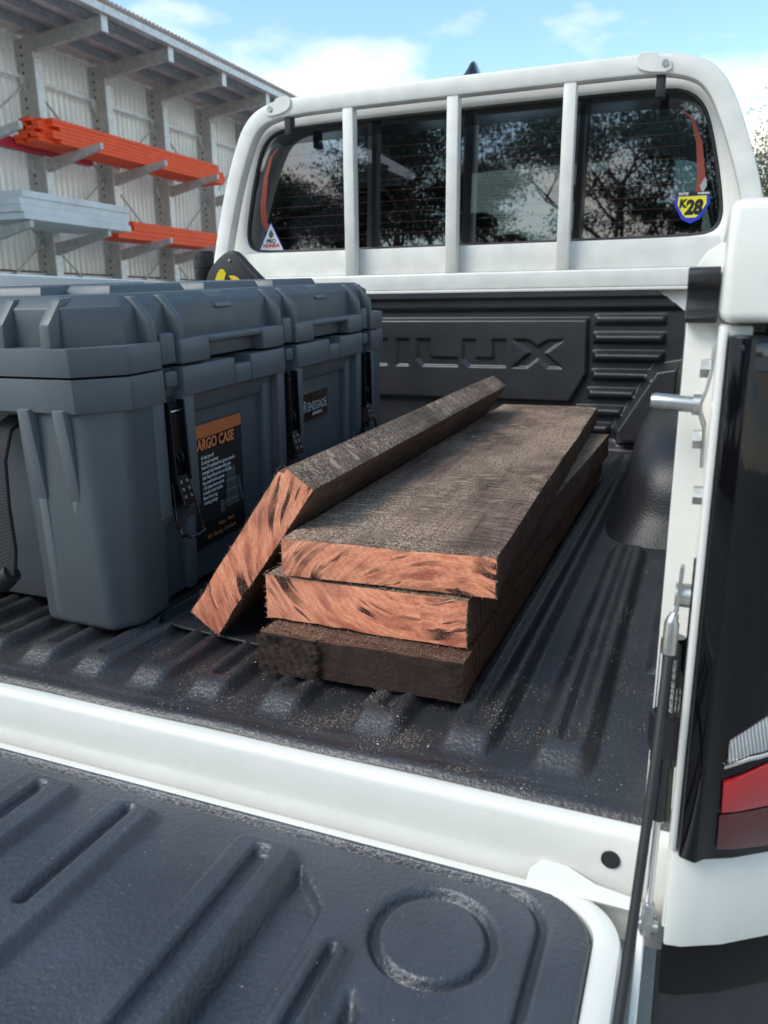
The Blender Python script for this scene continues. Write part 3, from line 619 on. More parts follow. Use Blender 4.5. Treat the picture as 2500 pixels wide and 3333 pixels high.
        obj('crimp', tube_bm([tuple(c0.lerp(e1, 0.6)), tuple(c0), tuple(c0.lerp(c1, 0.12)), tuple(c1)], [0.0026, 0.0036, 0.0046, 0.0046], 14), 'zinc', cab)
        obj('eyelet', tube_bm([tuple(e0), tuple(e1), tuple(c0.lerp(e1, 0.5))], 0.0, rect=(0.010, 0.0024), up=(1, 0, 0)), 'zinc', cab)
# ---- front wall of the tub and left/right inner liners
obj('front_wall', box_bm(XL - 0.02, XR + 0.02, YB + 0.012, YB + 0.05, -0.05, 0.405, 0.004), 'white_paint', truck)
# ---- floor liner
xs = np.arange(XL, XR + 1e-6, 0.0034); ys = np.concatenate([np.arange(0.5245, 0.80, 0.0032), np.arange(0.80, YB, 0.0075)])
Xg, Yg = np.meshgrid(xs, ys); Z = np.zeros_like(Xg)
ribs = [-0.080, -0.158, -0.240, -0.338, -0.418, -0.488, -0.559, -0.630, -0.701, -0.772, -0.843, -0.914, -0.985, -1.056, -1.132, -1.210]
for i, xr in enumerate(ribs):
    yend = 1.205 if i in (0, len(ribs) - 1) else 1.98
    hw = 0.0255 if i < 3 else 0.0245
    d = sd_rrect(Xg, Yg * 0.30, xr - hw, xr + hw, 0.553 * 0.30, yend * 0.30, 0.011); Z = np.maximum(Z, 0.0125 * sstep((-d + 0.001) / 0.0100))
    gy0 = 0.592 if i < 3 else 0.590; gy1 = yend - 0.03
    d = sd_rrect(Xg, Yg, xr - 0.0062, xr + 0.0062, gy0, gy1 if i < 3 else gy1, 0.0055)
    Z -= (0.0065 if i < 3 else 0.0075) * sstep((-d + 0.0018) / 0.0042)
d = sd_rrect(Xg, Yg, -0.030, 0.012, 0.76, 1.02, 0.012); Z = np.maximum(Z, 0.007 * sstep((-d) / 0.012))
Z += 0.0012 * sstep((Yg - 0.543) / 0.004)                                    # moulded line behind the lip
Z -= 0.0045 * sstep((0.5325 - Yg) / 0.008) ** 2
Z -= 0.002 * sstep((Xg + 0.075) / 0.07) * sstep((0.565 - Yg) / 0.045)         # corner droops onto the sill
Z += 0.0010 * np.sin(Xg * 31 + 1) * sstep((0.55 - Yg) / 0.02)
Z += 0.010 * sstep((Yg - 1.99) / 0.05)
o = grid_obj('floor_liner', Xg, Yg, Z, 'liner_floor', truck); FL = o
# ---- bulkhead liner with the embossed name
xs = np.arange(XL, -0.0485, 0.0030); zs = np.arange(0.0, 0.3985, 0.0026); Xg, Zg = np.meshgrid(xs, zs)
q = np.zeros_like(Xg)
pan = [(-1.02, 0.334), (-0.274, 0.334), (-0.270, 0.196), (-0.309, 0.122), (-0.985, 0.122), (-1.02, 0.196)]
dp = sd_poly(Xg, Zg, pan); q += 0.016 * sstep((-dp + 0.002) / 0.009)
def L(pts): 
    global q
    dl = sd_poly(Xg, Zg, pts); q -= 0.0075 * sstep((-dl + 0.0018) / 0.0036)
z0, z1 = 0.211, 0.280
L([(-0.910, z1), (-0.876, z1), (-0.876, 0.257), (-0.849, 0.257), (-0.849, z1), (-0.813, z1), (-0.813, z0), (-0.849, z0), (-0.849, 0.234), (-0.876, 0.234), (-0.876, z0), (-0.910, z0)])
L([(-0.786, z1), (-0.750, z1), (-0.750, z0), (-0.786, z0)])
L([(-0.725, z1), (-0.689, z1), (-0.689, 0.238), (-0.684, 0.233), (-0.611, 0.233), (-0.611, z0), (-0.709, z0), (-0.725, 0.229)])
L([(-0.597, z1), (-0.562, z1), (-0.562, 0.233), (-0.516, 0.233), (-0.516, z1), (-0.480, z1), (-0.480, z0), (-0.579, z0), (-0.597, 0.229)])
L([(-0.460, z1), (-0.423, z1), (-0.398, 0.263), (-0.373, z1), (-0.335, z1), (-0.378, 0.247), (-0.335, z0), (-0.371, z0), (-0.397, 0.232), (-0.423, z0), (-0.461, z0), (-0.419, 0.247)])
for sg in (1, -1):
    XX = Xg if sg > 0 else 2 * CX - Xg
    for i, zc in enumerate((0.330, 0.286, 0.241, 0.195, 0.149, 0.104, 0.060)):
        xr = -0.090 if i < 3 else (-0.113, -0.148, -0.176, -0.205)[i - 3]
        xl = -0.262 if i < 4 else (-0.270, -0.296, -0.30)[i - 4]
        d = sd_rrect(XX, Zg, xl, xr, zc - 0.0145, zc + 0.0145, 0.004); q += np.where(i == 0, 0.010, 0.019) * sstep((-d + 0.001) / 0.0125)
    d = sd_poly(XX, Zg, [(-0.113, 0.222), (-0.04, 0.236), (-0.04, 0.02), (-0.187, 0.02), (-0.205, 0.06)]); q += 0.05 * sstep((-d + 0.002) / 0.022)
q += 0.012 * sstep((Zg - 0.350) / 0.012) + 0.012 * sstep((Zg - 0.382) / 0.002)
q += 0.03 * sstep((0.035 - Zg) / 0.03)
keep = ~(((Xg > -0.113) & (Zg > 0.3985 - (Xg + 0.113) * 0.75)) | ((2 * CX - Xg > -0.113) & (Zg > 0.3985 - (2 * CX - Xg + 0.113) * 0.75)))
grid_obj('bulkhead_liner', Xg, YB - q, Zg, 'liner_wall', truck, keep=keep)
# ---- wheel-arch humps and side liners
for sgn in (1, -1):
    def mx_(x): return CX + sgn * (x - CX)
    yc, ry, rz = 1.610, 0.372, 0.182; n = 48; secs = []
    shape = [(0.10, 1.0), (-0.020, 1.0), (-0.045, 0.992), (-0.063, 0.972), (-0.077, 0.94), (-0.086, 0.90), (-0.093, 0.85), (-0.101, 0.74), (-0.105, 0.55), (-0.107, 0.30), (-0.107, 0.0)]
    V = []; F = []
    for i in range(n + 1):
        a = math.pi * i / n; cy, cz = -math.cos(a), math.sin(a)
        cy = math.copysign(abs(cy) ** 0.62, cy); cz = cz ** 0.62
        flare = 0.028 * max(0, 1 - cz / 0.30) ** 2
        for x, s in shape:
            yy = yc + (ry + flare) * cy * s; zz = max(rz * cz * s, 0.0) 
            fl = 0.030 * max(0.0, 1 - zz / 0.075) ** 2 if x < 0.0 else 0.0
            V.append((mx_(x - fl), yy, zz + 0.001))
    m = len(shape)
    for i in range(n):
        for j in range(m - 1):
            f = (i * m + j, i * m + j + 1, (i + 1) * m + j + 1, (i + 1) * m + j); F.append(f if sgn > 0 else f[::-1])
    pyobj('wheel_arch_liner', V, F, 'liner_arch', truck, angle=60)
    yv = np.linspace(0.603, YB, 60); zv = np.linspace(0.0, 0.35, 24); Yg, Zg = np.meshgrid(yv, zv)
    Xs = 0.034 - 0.006 * sstep((np.sin(Yg * 2 * math.pi / 0.16) + 0.4) * 2)
    grid_obj('side_liner', CX + sgn * (Xs - CX), Yg, Zg, 'liner_wall', truck, flip=sgn < 0)

# ---- tailgate
tg_x0, tg_x1 = 2 * CX + 0.0165, -0.0165
out = rrect(tg_x0, tg_x1, 0.045, 0.5065, 0.042, 10)
bm = prism_bm(rrect(tg_x0 + 0.001, tg_x1 - 0.001, 0.046, 0.5055, 0.042, 10), 'z', -0.115, -0.0705, 0.004, 3)
merge(bm, tube_bm([(x, y, -0.0705) for x, y in rrect(tg_x0 + 0.0103, tg_x1 - 0.0103, 0.055, 0.4962, 0.036, 10)], 0.0, closed=True, rect=(0.0206, 0.024), up=(0, 0, 1)))
tailgate = obj('tailgate', bm, 'white_paint', truck)
inn = rrect(tg_x0 + 0.0195, tg_x1 - 0.0195, 0.065, 0.4945, 0.045, 10)
xs = np.arange(tg_x0 + 0.019, tg_x1 - 0.0185, 0.0021); ys = np.concatenate([np.arange(0.064, 0.26, 0.004), np.arange(0.26, 0.4960, 0.0019)])
Xg, Yg = np.meshgrid(xs, ys); Z = np.full_like(Xg, ZS)
di = sd_rrect(Xg, Yg, tg_x0 + 0.0195, tg_x1 - 0.0195, 0.065, 0.4945, 0.045)
def groove(d, w, dep): 
    global Z
    Z -= dep * sstep((w - np.abs(d)) / w)
def raise_(d, h, s): 
    global Z
    Z += h * sstep((-d + s * 0.3) / s)
groove(sd_rrect(Xg, Yg, tg_x0 + 0.052, tg_x1 - 0.053, 0.10, 0.484, 0.034), 0.0058, 0.0062)
def sym(x0, x1): return [(x0, x1), (2 * CX - x1, 2 * CX - x0)]
for (x0, x1, y0, y1) in ((-0.443, -0.392, 0.13, 0.462), (-0.316, -0.2585, 0.13, 0.462), (-0.545, -0.481, 0.13, 0.466), (-0.21, -0.183, 0.13, 0.390)):
    for a, b in sym(x0, x1):
        raise_(sd_rrect(Xg, Yg, a, b, y0, y1, 0.012), 0.0075, 0.0085)
for (x0, x1, y0, y1) in ((-0.424, -0.414, 0.333, 0.455), (-0.293, -0.279, 0.14, 0.449), (-0.520, -0.508, 0.14, 0.452), (-0.1985, -0.1905, 0.14, 0.384)):
    for a, b in sym(x0, x1):
        Z -= 0.0068 * sstep((-sd_rrect(Xg, Yg, a, b, y0, y1, 0.004) + 0.002) / 0.0045)
for s_ in (0, 1):
    XX = Xg if s_ == 0 else 2 * CX - Xg
    d = sd_poly(XX, Yg, [(-0.2555, 0.452), (-0.221, 0.418), (-0.219, 0.395), (-0.2185, 0.14), (-0.2565, 0.14)]); Z -= 0.0078 * sstep((-d + 0.002) / 0.0060)
    d = sd_poly(XX, Yg, [(-0.173, 0.363), (-0.160, 0.348), (-0.160, 0.14), (-0.173, 0.14)]); Z -= 0.007 * sstep((-d + 0.002) / 0.008)
    dc = np.hypot(XX + 0.1385, Yg - 0.4215) - 0.0405; Z -= 0.0062 * sstep((0.0058 - np.abs(dc)) / 0.0050); Z -= 0.0006 * sstep(-dc / 0.004)
Z -= 0.004 * sstep((di + 0.0035) / 0.0035)
Z = ZS + np.clip((Z - ZS) * 1.35, -0.0118, 0.014)
grid_obj('tailgate_liner', Xg, Yg, Z, 'liner_gate', tailgate, keep=di <= 0.0006)
hp = smooth_poly([(-0.092, 0.5075), (-0.090, 0.512), (-0.080, 0.525), (-0.060, 0.524), (-0.040, 0.516), (-0.010, 0.5105), (0.000, 0.5085), (0.004, 0.490), (0.002, 0.470), (-0.010, 0.464), (-0.014, 0.49), (-0.03, 0.502)], 2)
bm = prism_bm(hp, 'z', -0.085, -0.0605, 0.002, 2)
hp2 = [(p[0], p[1]) for p in hp]
hz = [(-0.090, -0.056), (-0.0885, -0.049), (-0.080, -0.042), (-0.062, -0.0425), (-0.040, -0.049), (-0.010, -0.0515), (0.003, -0.058)]
Vh = []; 
for x_, z_ in hz: Vh += [(x_, 0.4985, -0.0585), (x_, 0.4985 + (z_ + 0.0585) * 0.62, z_), (x_, 0.4985 + (z_ + 0.0585) * 0.62 + 0.002, z_ - 0.003), (x_, 0.5005, -0.0620)]
Fh = [(4 * a_ + b_, 4 * a_ + (b_ + 1) % 4, 4 * a_ + 4 + (b_ + 1) % 4, 4 * a_ + 4 + b_) for a_ in range(len(hz) - 1) for b_ in range(4)] + [(0, 3, 2, 1), tuple(range(4 * len(hz) - 4, 4 * len(hz)))]
pyobj('hinge_cover', Vh, Fh, 'white_paint', tailgate, angle=50)
obj('side_cheek', prism_bm(smooth_poly([(0.508, -0.053), (0.50, -0.056), (0.478, -0.075), (0.45, -0.10), (0.30, -0.12), (0.10, -0.115), (0.10, -0.14), (0.508, -0.14)], 1), 'x', -0.0085, -0.0035, 0.001, 1), 'white_paint', tailgate)
bm.free()
# ---- headboard frame
def sympath(half): return half + [(2 * CX - x, z) for x, z in reversed(half)]
half = [(-1.356, 0.40), (-1.352, 0.467), (-1.322, 0.590), (-1.285, 0.712), (-1.243, 0.812), (-1.222, 0.845), (-1.196, 0.868), (-1.160, 0.882), (-1.110, 0.889), (-1.00, 0.894)]
rhalf = [(-0.28, 0.894), (-0.150, 0.892), (-0.105, 0.885), (-0.064, 0.871), (-0.036, 0.850), (-0.008, 0.808), (0.030, 0.716), (0.072, 0.590), (0.086, 0.467), (0.090, 0.40)]
path = smooth_poly(half + rhalf, 2, closed=False)
hb = obj('headboard', tube_bm([(x, YB + 0.012, z) for x, z in path], 0.0, rect=(0.045, 0.040), up=(0, 1, 0)), 'white_powder', truck, angle=40)
for x in (-0.926, -0.638, -0.349):
    obj('upright', box_bm(x - 0.0150, x + 0.0150, YB - 0.004, YB + 0.028, 0.450, 0.876, 0.003), 'white_powder', hb)
obj('lower_rail', box_bm(-1.335, 0.045, YB - 0.006, YB + 0.032, 0.4085, 0.4505, 0.006, 3), 'white_powder', hb)
obj('lower_trim', box_bm(-1.34, 0.05, YB - 0.012, YB + 0.010, 0.3995, 0.4075, 0.002), 'white_paint', hb)
obj('upper_panel', box_bm(-1.30, 0.01, YB + 0.030, YB + 0.036, 0.452, 0.520, 0.002), 'white_powder', hb)
for xc, s in ((-1.128, 1), (-0.162, -1)):
    pts = smooth_poly([(xc - 0.040 * s, 0.868), (xc - 0.036 * s, 0.900), (xc - 0.008 * s, 0.905), (xc - 0.006 * s, 0.9135), (xc + 0.038 * s, 0.9165), (xc + 0.040 * s, 0.888), (xc + 0.018 * s, 0.874)], 1)
    br = obj('bracket', prism_bm(pts, 'y', YB - 0.0135, YB - 0.0085, 0.0015, 1), 'white_powder', hb)
    obj('bolt', tube_bm([(xc - 0.024 * s, YB - 0.0085, 0.888), (xc - 0.024 * s, YB - 0.0165, 0.888)], 0.0075, 12), 'zinc', hb, angle=40)
for x in (-1.106, -0.146):
    obj('rubber_pad', box_bm(x - 0.010, x + 0.010, YB - 0.002, YB + 0.026, 0.822, 0.871, 0.003), 'black_rubber', hb)
# ---- cab
YC = 2.125
def tilt(z): return YC + max(0.0, (z - 0.5)) * 0.03            # rear wall leans forward
gl_half = [(-0.645, 0.523), (-0.10, 0.525), (-0.030, 0.527), (-0.004, 0.537), (0.007, 0.556), (0.009, 0.590), (-0.011, 0.690), (-0.036, 0.782), (-0.055, 0.822), (-0.084, 0.848), (-0.13, 0.862), (-0.645, 0.862)]
gl = [(2 * CX - x, z) for x, z in reversed(gl_half[1:-1])]
gpts = gl_half + gl
gpts = smooth_poly(gpts, 2)
oh = [(-0.645, 0.30), (0.10, 0.30), (0.098, 0.50), (0.066, 0.60), (0.030, 0.70), (-0.008, 0.80), (-0.040, 0.858), (-0.085, 0.895), (-0.15, 0.91), (-0.645, 0.918)]
def resample(pts, n):
    P = [Vector((p[0], p[1])) for p in pts] + [Vector((pts[0][0], pts[0][1]))]; 
    # rays from the centre so that the two rings match
    c = Vector((CX, 0.66)); out = []
    for i in range(n):
        a = 2 * math.pi * (i + 0.5) / n; d = Vector((math.cos(a) * 1.0, math.sin(a) * 0.26)); best = None
        for j in range(len(P) - 1):
            e = P[j + 1] - P[j]; w = P[j] - c; den = d.x * e.y - d.y * e.x
            if abs(den) < 1e-9: continue
            t_ = (w.x * e.y - w.y * e.x) / den; u = (w.x * d.y - w.y * d.x) / den
            if t_ > 0 and -1e-6 <= u <= 1 + 1e-6 and (best is None or t_ < best): best = t_
        out.append(c + d * best)
    return out
NR = 160
gi = resample(gpts, NR); go = resample(smooth_poly([(2 * CX - x, z) for x, z in reversed(oh[1:-1])] + oh, 2), NR)
V = []; F = []
rings = []
c0 = Vector((CX, 0.69))
def ring(pts, dy): 
    r = []
    for p in pts: V.append((p.x, tilt(p.y) + dy, p.y)); r.append(len(V) - 1)
    rings.append(r)
gi2 = [p + (p - c0).normalized() * 0.006 for p in gi]; gi3 = [p + (p - c0).normalized() * 0.016 for p in gi]
inn_ = [p - (p - c0).normalized() * 0.004 for p in gi]
ring(inn_, 0.020); ring(gi, 0.010); ring(gi2, 0.001); ring(gi3, -0.003)
for t_ in (0.35, 0.7): ring([a.lerp(b, t_) for a, b in zip(gi3, go)], -0.006)
ring([a.lerp(b, 0.92) for a, b in zip(gi3, go)], 0.000); ring(go, 0.030); ring([c0 + (p - c0) * 1.005 for p in go], 0.10)
for a, b in zip(rings[:-1], rings[1:]):
    for i in range(NR): F.append((a[i], a[(i + 1) % NR], b[(i + 1) % NR], b[i]))
cabo = pyobj('cab', V, F, 'white_paint', truck, angle=50)
obj('window_seal', tube_bm([(p.x, tilt(p.y) + 0.010, p.y) for p in gi], 0.006, 8, closed=True), 'black_rubber', cabo)
# shell of the cab: roof, sides with glazing, windscreen
roofp = [(2.20, 0.935), (2.30, 0.972), (2.55, 1.015), (3.0, 1.045), (3.45, 1.03), (3.70, 0.985)]
V = []; F = []
xr_ = [(-0.98 + 0, -0.17), (-0.93, -0.05), (-0.80, 0.0), (-0.4, 0.02), (0, 0.025), (0.4, 0.02), (0.80, 0.0), (0.93, -0.05), (0.98, -0.17)]
prof_x = [(-0.615, -0.085), (-0.585, -0.035), (-0.50, -0.008), (-0.3, 0.004), (0, 0.008), (0.3, 0.004), (0.50, -0.008), (0.585, -0.035), (0.615, -0.085)]
for y, z in roofp:
    for dx, dz in prof_x: V.append((CX + dx, y, z + dz))
m = len(prof_x)
for i in range(len(roofp) - 1):
    for j in range(m - 1): F.append((i * m + j, i * m + j + 1, (i + 1) * m + j + 1, (i + 1) * m + j))
o = pyobj('roof', V, F, 'white_paint', cabo, angle=60); sm = o.modifiers.new('s', 'SOLIDIFY'); sm.thickness = 0.03; sm.offset = -1
for s in (1, -1):
    obj('cab_side', hexa_bm([(CX + s * 0.70, 2.16, -0.35), (CX + s * 0.735, 2.16, -0.35), (CX + s * 0.78, 4.25, -0.35), (CX + s * 0.70, 4.25, -0.35), (CX + s * 0.70, 2.16, 0.55), (CX + s * 0.73, 2.16, 0.55), (CX + s * 0.775, 4.25, 0.55), (CX + s * 0.70, 4.25, 0.55)], 0.01), 'white_paint', cabo)
    for ya_, yb_ in ((2.20, 2.34), (2.93, 3.02), (3.55, 3.62)):
        obj('pillar', hexa_bm([(CX + s * 0.66, ya_, 0.54), (CX + s * 0.72, ya_, 0.54), (CX + s * 0.72, yb_, 0.54), (CX + s * 0.66, yb_, 0.54), (CX + s * 0.56, ya_ + 0.03, 0.90), (CX + s * 0.60, ya_ + 0.03, 0.90), (CX + s * 0.60, yb_ + 0.03, 0.90), (CX + s * 0.56, yb_ + 0.03, 0.90)]), 'white_paint', cabo, smooth=False)
    obj('side_glass', hexa_bm([(CX + s * 0.715, 2.30, 0.55), (CX + s * 0.72, 2.30, 0.55), (CX + s * 0.72, 3.60, 0.55), (CX + s * 0.715, 3.60, 0.55), (CX + s * 0.600, 2.30, 0.90), (CX + s * 0.605, 2.30, 0.90), (CX + s * 0.605, 3.60, 0.90), (CX + s * 0.600, 3.60, 0.90)]), 'glass_tint', cabo, smooth=False)
    obj('windscreen_pillar', tube_bm([(CX + s * 0.68, 3.66, 0.97), (CX + s * 0.74, 4.28, 0.56)], 0.035, 8), 'white_paint', cabo)
obj('windscreen', hexa_bm([(CX - 0.72, 4.26, 0.56), (CX + 0.72, 4.26, 0.56), (CX + 0.72, 4.267, 0.56), (CX - 0.72, 4.267, 0.56), (CX - 0.67, 3.66, 0.98), (CX + 0.67, 3.66, 0.98), (CX + 0.67, 3.667, 0.98), (CX - 0.67, 3.667, 0.98)]), 'glass_green', cabo, smooth=False)
obj('dashboard', box_bm(CX - 0.70, CX + 0.70, 3.75, 4.20, 0.0, 0.66, 0.03), 'black_plastic', cabo)
obj('cab_floor', box_bm(CX - 0.70, CX + 0.70, 2.2, 4.2, -0.36, -0.33), 'black_plastic', cabo)
obj('rear_trim', box_bm(CX - 0.69, CX + 0.69, 2.17, 2.20, -0.3, 0.50), 'black_plastic', cabo)
obj('bonnet', box_bm(CX - 0.72, CX + 0.72, 4.28, 5.30, -0.2, 0.53, 0.05, 3), 'white_paint', cabo)
for xs_, yy_, zt in ((-1.02, 2.50, 0.72), (-0.645, 2.50, 0.56), (-0.27, 2.50, 0.72), (-1.02, 3.15, 0.86), (-0.27, 3.15, 0.86)):
    s = obj('seat', box_bm(xs_ - 0.22, xs_ + 0.22, yy_ - 0.06, yy_ + 0.08, 0.0, zt - 0.14, 0.04, 3), 'black_plastic', cabo)
    obj('headrest', box_bm(xs_ - 0.115, xs_ + 0.115, yy_ - 0.045, yy_ + 0.045, zt - 0.13, zt + 0.02, 0.035, 4), 'black_plastic', cabo)
obj('rear_view_mirror', box_bm(CX + 0.04 - 0.10, CX + 0.04 + 0.10, 3.62, 3.64, 0.80, 0.87, 0.02, 3), 'black_plastic', cabo)
# rear glass, dividers, demister, stickers
V = [(p.x, tilt(p.y) + 0.012, p.y) for p in gi] + [(p.x, tilt(p.y) + 0.016, p.y) for p in gi]
F = [tuple(range(NR)), tuple(range(2 * NR - 1, NR - 1, -1))] + [(i, (i + 1) % NR, NR + (i + 1) % NR, NR + i) for i in range(NR)]
win = pyobj('rear_window', V, F, 'glass_tint', truck, smooth=False)
def GY(z, d=0.0112): return tilt(z) + d
for x in (-0.885, -0.623, -0.325):
    obj('window_divider', hexa_bm([(x - 0.016, GY(0.525), 0.525), (x + 0.010, GY(0.525), 0.525), (x + 0.010, GY(0.525, 0.0118), 0.525), (x - 0.016, GY(0.525, 0.0118), 0.525),
                                   (x - 0.012, GY(0.860), 0.860), (x + 0.014, GY(0.860), 0.860), (x + 0.014, GY(0.860, 0.0118), 0.860), (x - 0.012, GY(0.860, 0.0118), 0.860)]), 'black_gloss', win, smooth=False)
bt = [p for p in gi if p.y > 0.80]; bt = sorted(bt, key=lambda p: p.x)
V = []; 
for p in bt:
    zz = p.y - 0.001; V.append((p.x, GY(zz), zz)); lo = zz - 0.040 if abs(p.x - CX) < 0.55 else zz - 0.02; V.append((p.x, GY(lo), lo))
pyobj('black_band', V, [(2 * i, 2 * i + 1, 2 * i + 3, 2 * i + 2) for i in range(len(bt) - 1)], 'black_gloss', win, smooth=False)
for s in (1, -1):
    pth = [(0.0, 0.60), (-0.012, 0.63), (0.0, 0.66), (-0.004, 0.72), (-0.024, 0.78), (-0.045, 0.803)]
    pth = [(-0.062, 0.585), (-0.046, 0.612), (-0.044, 0.66), (-0.055, 0.735), (-0.075, 0.79), (-0.10, 0.812)]; wd = [0.009, 0.0105, 0.009, 0.007, 0.004, 0.001]
    V = []
    for (x, z), w_ in zip(pth, wd):
        for q_ in (-w_, w_): V.append((CX + s * (x + q_ - CX), GY(z, 0.0114), z))
    pyobj('bus_bar', V, [(2 * i, 2 * i + 1, 2 * i + 3, 2 * i + 2) for i in range(len(pth) - 1)], 'bus_bar', win, smooth=False)
for i in range(9):
    z = 0.565 + i * 0.028
    obj('heater_line', box_bm(CX - 0.585 + i * 0.004, CX + 0.585 - i * 0.004, GY(z, 0.0114), GY(z, 0.0117), z - 0.00022, z + 0.00022), 'heater_ink', win, smooth=False)
GR, GU = (1, 0, 0), (0, 0.03, 1)
def dec(name, pts, mat, d): return flat_poly(name, [(x, GY(z, d), z) for x, z in pts], mat, win)
tx, tz = -1.222, 0.529
dec('sticker', [(tx - 0.044, tz - 0.001), (tx + 0.044, tz - 0.001), (tx, tz + 0.083)], 'print_blue', 0.0106)
dec('sticker_face', [(tx - 0.0405, tz + 0.001), (tx + 0.0405, tz + 0.001), (tx, tz + 0.078)], 'print_white', 0.0103)
dec('sticker_wing', [(tx - 0.008, tz + 0.050), (tx - 0.007, tz + 0.041), (tx, tz + 0.036), (tx + 0.007, tz + 0.041), (tx + 0.008, tz + 0.050), (tx, tz + 0.062)], 'print_grey', 0.0100)
put_text('sticker_text', 'PRO', 0.0155, (tx, GY(tz + 0.024, 0.0100), tz + 0.0235), GR, GU, 'print_black', win, bold=0.0007, align='CENTER', sx=1.05)
put_text('sticker_text', 'HONDA', 0.0140, (tx, GY(tz + 0.012, 0.0100), tz + 0.0115), GR, GU, 'print_red', win, bold=0.0008, align='CENTER', sx=1.05)
kx, kz = -0.060, 0.588
SK = 0.88
sh = [(-0.044, 0.034), (0.044, 0.034), (0.046, 0.014), (0.024, -0.026), (0.0, -0.038), (-0.024, -0.026), (-0.046, 0.014)]
dec('plate_sticker', [(kx + a * SK, kz + b * SK) for a, b in sh], 'print_blue', 0.0106)
ye = [(-0.036, 0.033), (0.036, 0.033), (0.037, 0.012), (0.022, -0.013), (0.013, -0.022), (-0.013, -0.022), (-0.022, -0.013), (-0.037, 0.012)]
dec('sticker_face', [(kx + a * SK, kz + b * SK) for a, b in ye], 'print_yellow', 0.0103)
dec('sticker_band', [(kx - 0.037, kz + 0.0304), (kx + 0.037, kz + 0.0304), (kx + 0.036, kz + 0.0390), (kx - 0.036, kz + 0.0390)], 'print_black', 0.0106)
put_text('sticker_text', 'K', 0.0255, (kx - 0.0286, GY(kz, 0.0100), kz + 0.0044), GR, GU, 'print_black', win, shear=0.1, bold=0.0015, sx=0.9)
put_text('sticker_text', '28', 0.0440, (kx - 0.0145, GY(kz, 0.0099), kz - 0.0110), GR, GU, 'print_black', win, shear=0.15, bold=0.0028, sx=0.84)
put_text('sticker_text', 'TRYTE', 0.0080, (kx - 0.0335, GY(kz + 0.033, 0.0103), kz + 0.0322), GR, GU, 'print_white', win, shear=0.2, bold=0.0003)
put_text('sticker_text', 'YAMAHA', 0.0066, (kx + 0.0105, GY(kz + 0.033, 0.0103), kz + 0.0326), GR, GU, 'print_white', win, bold=0.0003)
dec('paper_tag', [(-0.046, 0.640), (-0.034, 0.660), (-0.030, 0.640), (-0.038, 0.622)], 'print_light', 0.0106)
# antenna fin
V = []; F = []
secs = [(2.300, 0.034, 0.006), (2.312, 0.032, 0.030), (2.330, 0.028, 0.052), (2.360, 0.024, 0.062), (2.40, 0.024, 0.055), (2.45, 0.024, 0.035), (2.52, 0.016, 0.004)]
for y, w_, h_ in secs:
    zb = 0.972
    for a_ in range(9):
        an = math.pi * a_ / 8; V.append((-0.672 + math.cos(an) * w_ * (0.35 + 0.65 * (1 - math.sin(an)) ** 0.8), y, zb + math.sin(an) * h_))
for i in range(len(secs) - 1):
    for j in range(8): F.append((i * 9 + j, i * 9 + j + 1, (i + 1) * 9 + j + 1, (i + 1) * 9 + j))
F.append(tuple(range(9)))
pyobj('antenna_fin', V, F, 'black_gloss', truck, angle=50)

#@@CASE
# ================================================================== CARGO CASE
PITCH = math.radians(2.6)
case = thing('cargo_case', 'dark slate-grey moulded plastic cargo case with black latches standing in the bed', 'cargo case', (-0.553, 0.634, 0.0125), local=True, rot=(PITCH, 0, 0))
W, Lc = 0.53, 0.765; VL = (0.108, 0.383, 0.658)
def octa(i, c): return [(-W + i + c, i), (-i - c, i), (-i, i + c), (-i, Lc - i - c), (-i - c, Lc - i), (-W + i + c, Lc - i), (-W + i, Lc - i - c), (-W + i, i + c)]
def loft_bm(lo, hi, z0, z1, bw, seg=3):
    bm = bmesh.new(); A = [bm.verts.new((x, y, z0)) for x, y in lo]; B = [bm.verts.new((x, y, z1)) for x, y in hi]; n = len(lo)
    bm.faces.new(A); bm.faces.new(B)
    for i in range(n): bm.faces.new((A[i], A[(i + 1) % n], B[(i + 1) % n], B[i]))
    bmesh.ops.recalc_face_normals(bm, faces=bm.faces[:]); return bev(bm, bw, seg, 15)
def sh2(pts, dx, dy): return [(x + dx, y + dy) for x, y in pts]
ZB, ZS0, ZL0, ZL1, ZU, ZT = 0.246, 0.2805, 0.2830, 0.3115, 0.3515, 0.3625
body = bmesh.new()
# core wall (recess level)
core_lo = [(-W + 0.07, 0.047), (-0.06, 0.047), (-0.028, 0.087), (-0.028, Lc - 0.087), (-0.06, Lc - 0.055), (-W + 0.06, Lc - 0.055), (-W + 0.028, Lc - 0.087), (-W + 0.028, 0.087)]
core_hi = [(-W + 0.06, 0.042), (-0.05, 0.042), (-0.018, 0.074), (-0.018, Lc - 0.074), (-0.05, Lc - 0.042), (-W + 0.05, Lc - 0.042), (-W + 0.018, Lc - 0.074), (-W + 0.018, 0.074)]
merge(body, loft_bm(core_lo, core_hi, 0.002, ZS0 - 0.004, 0.004))
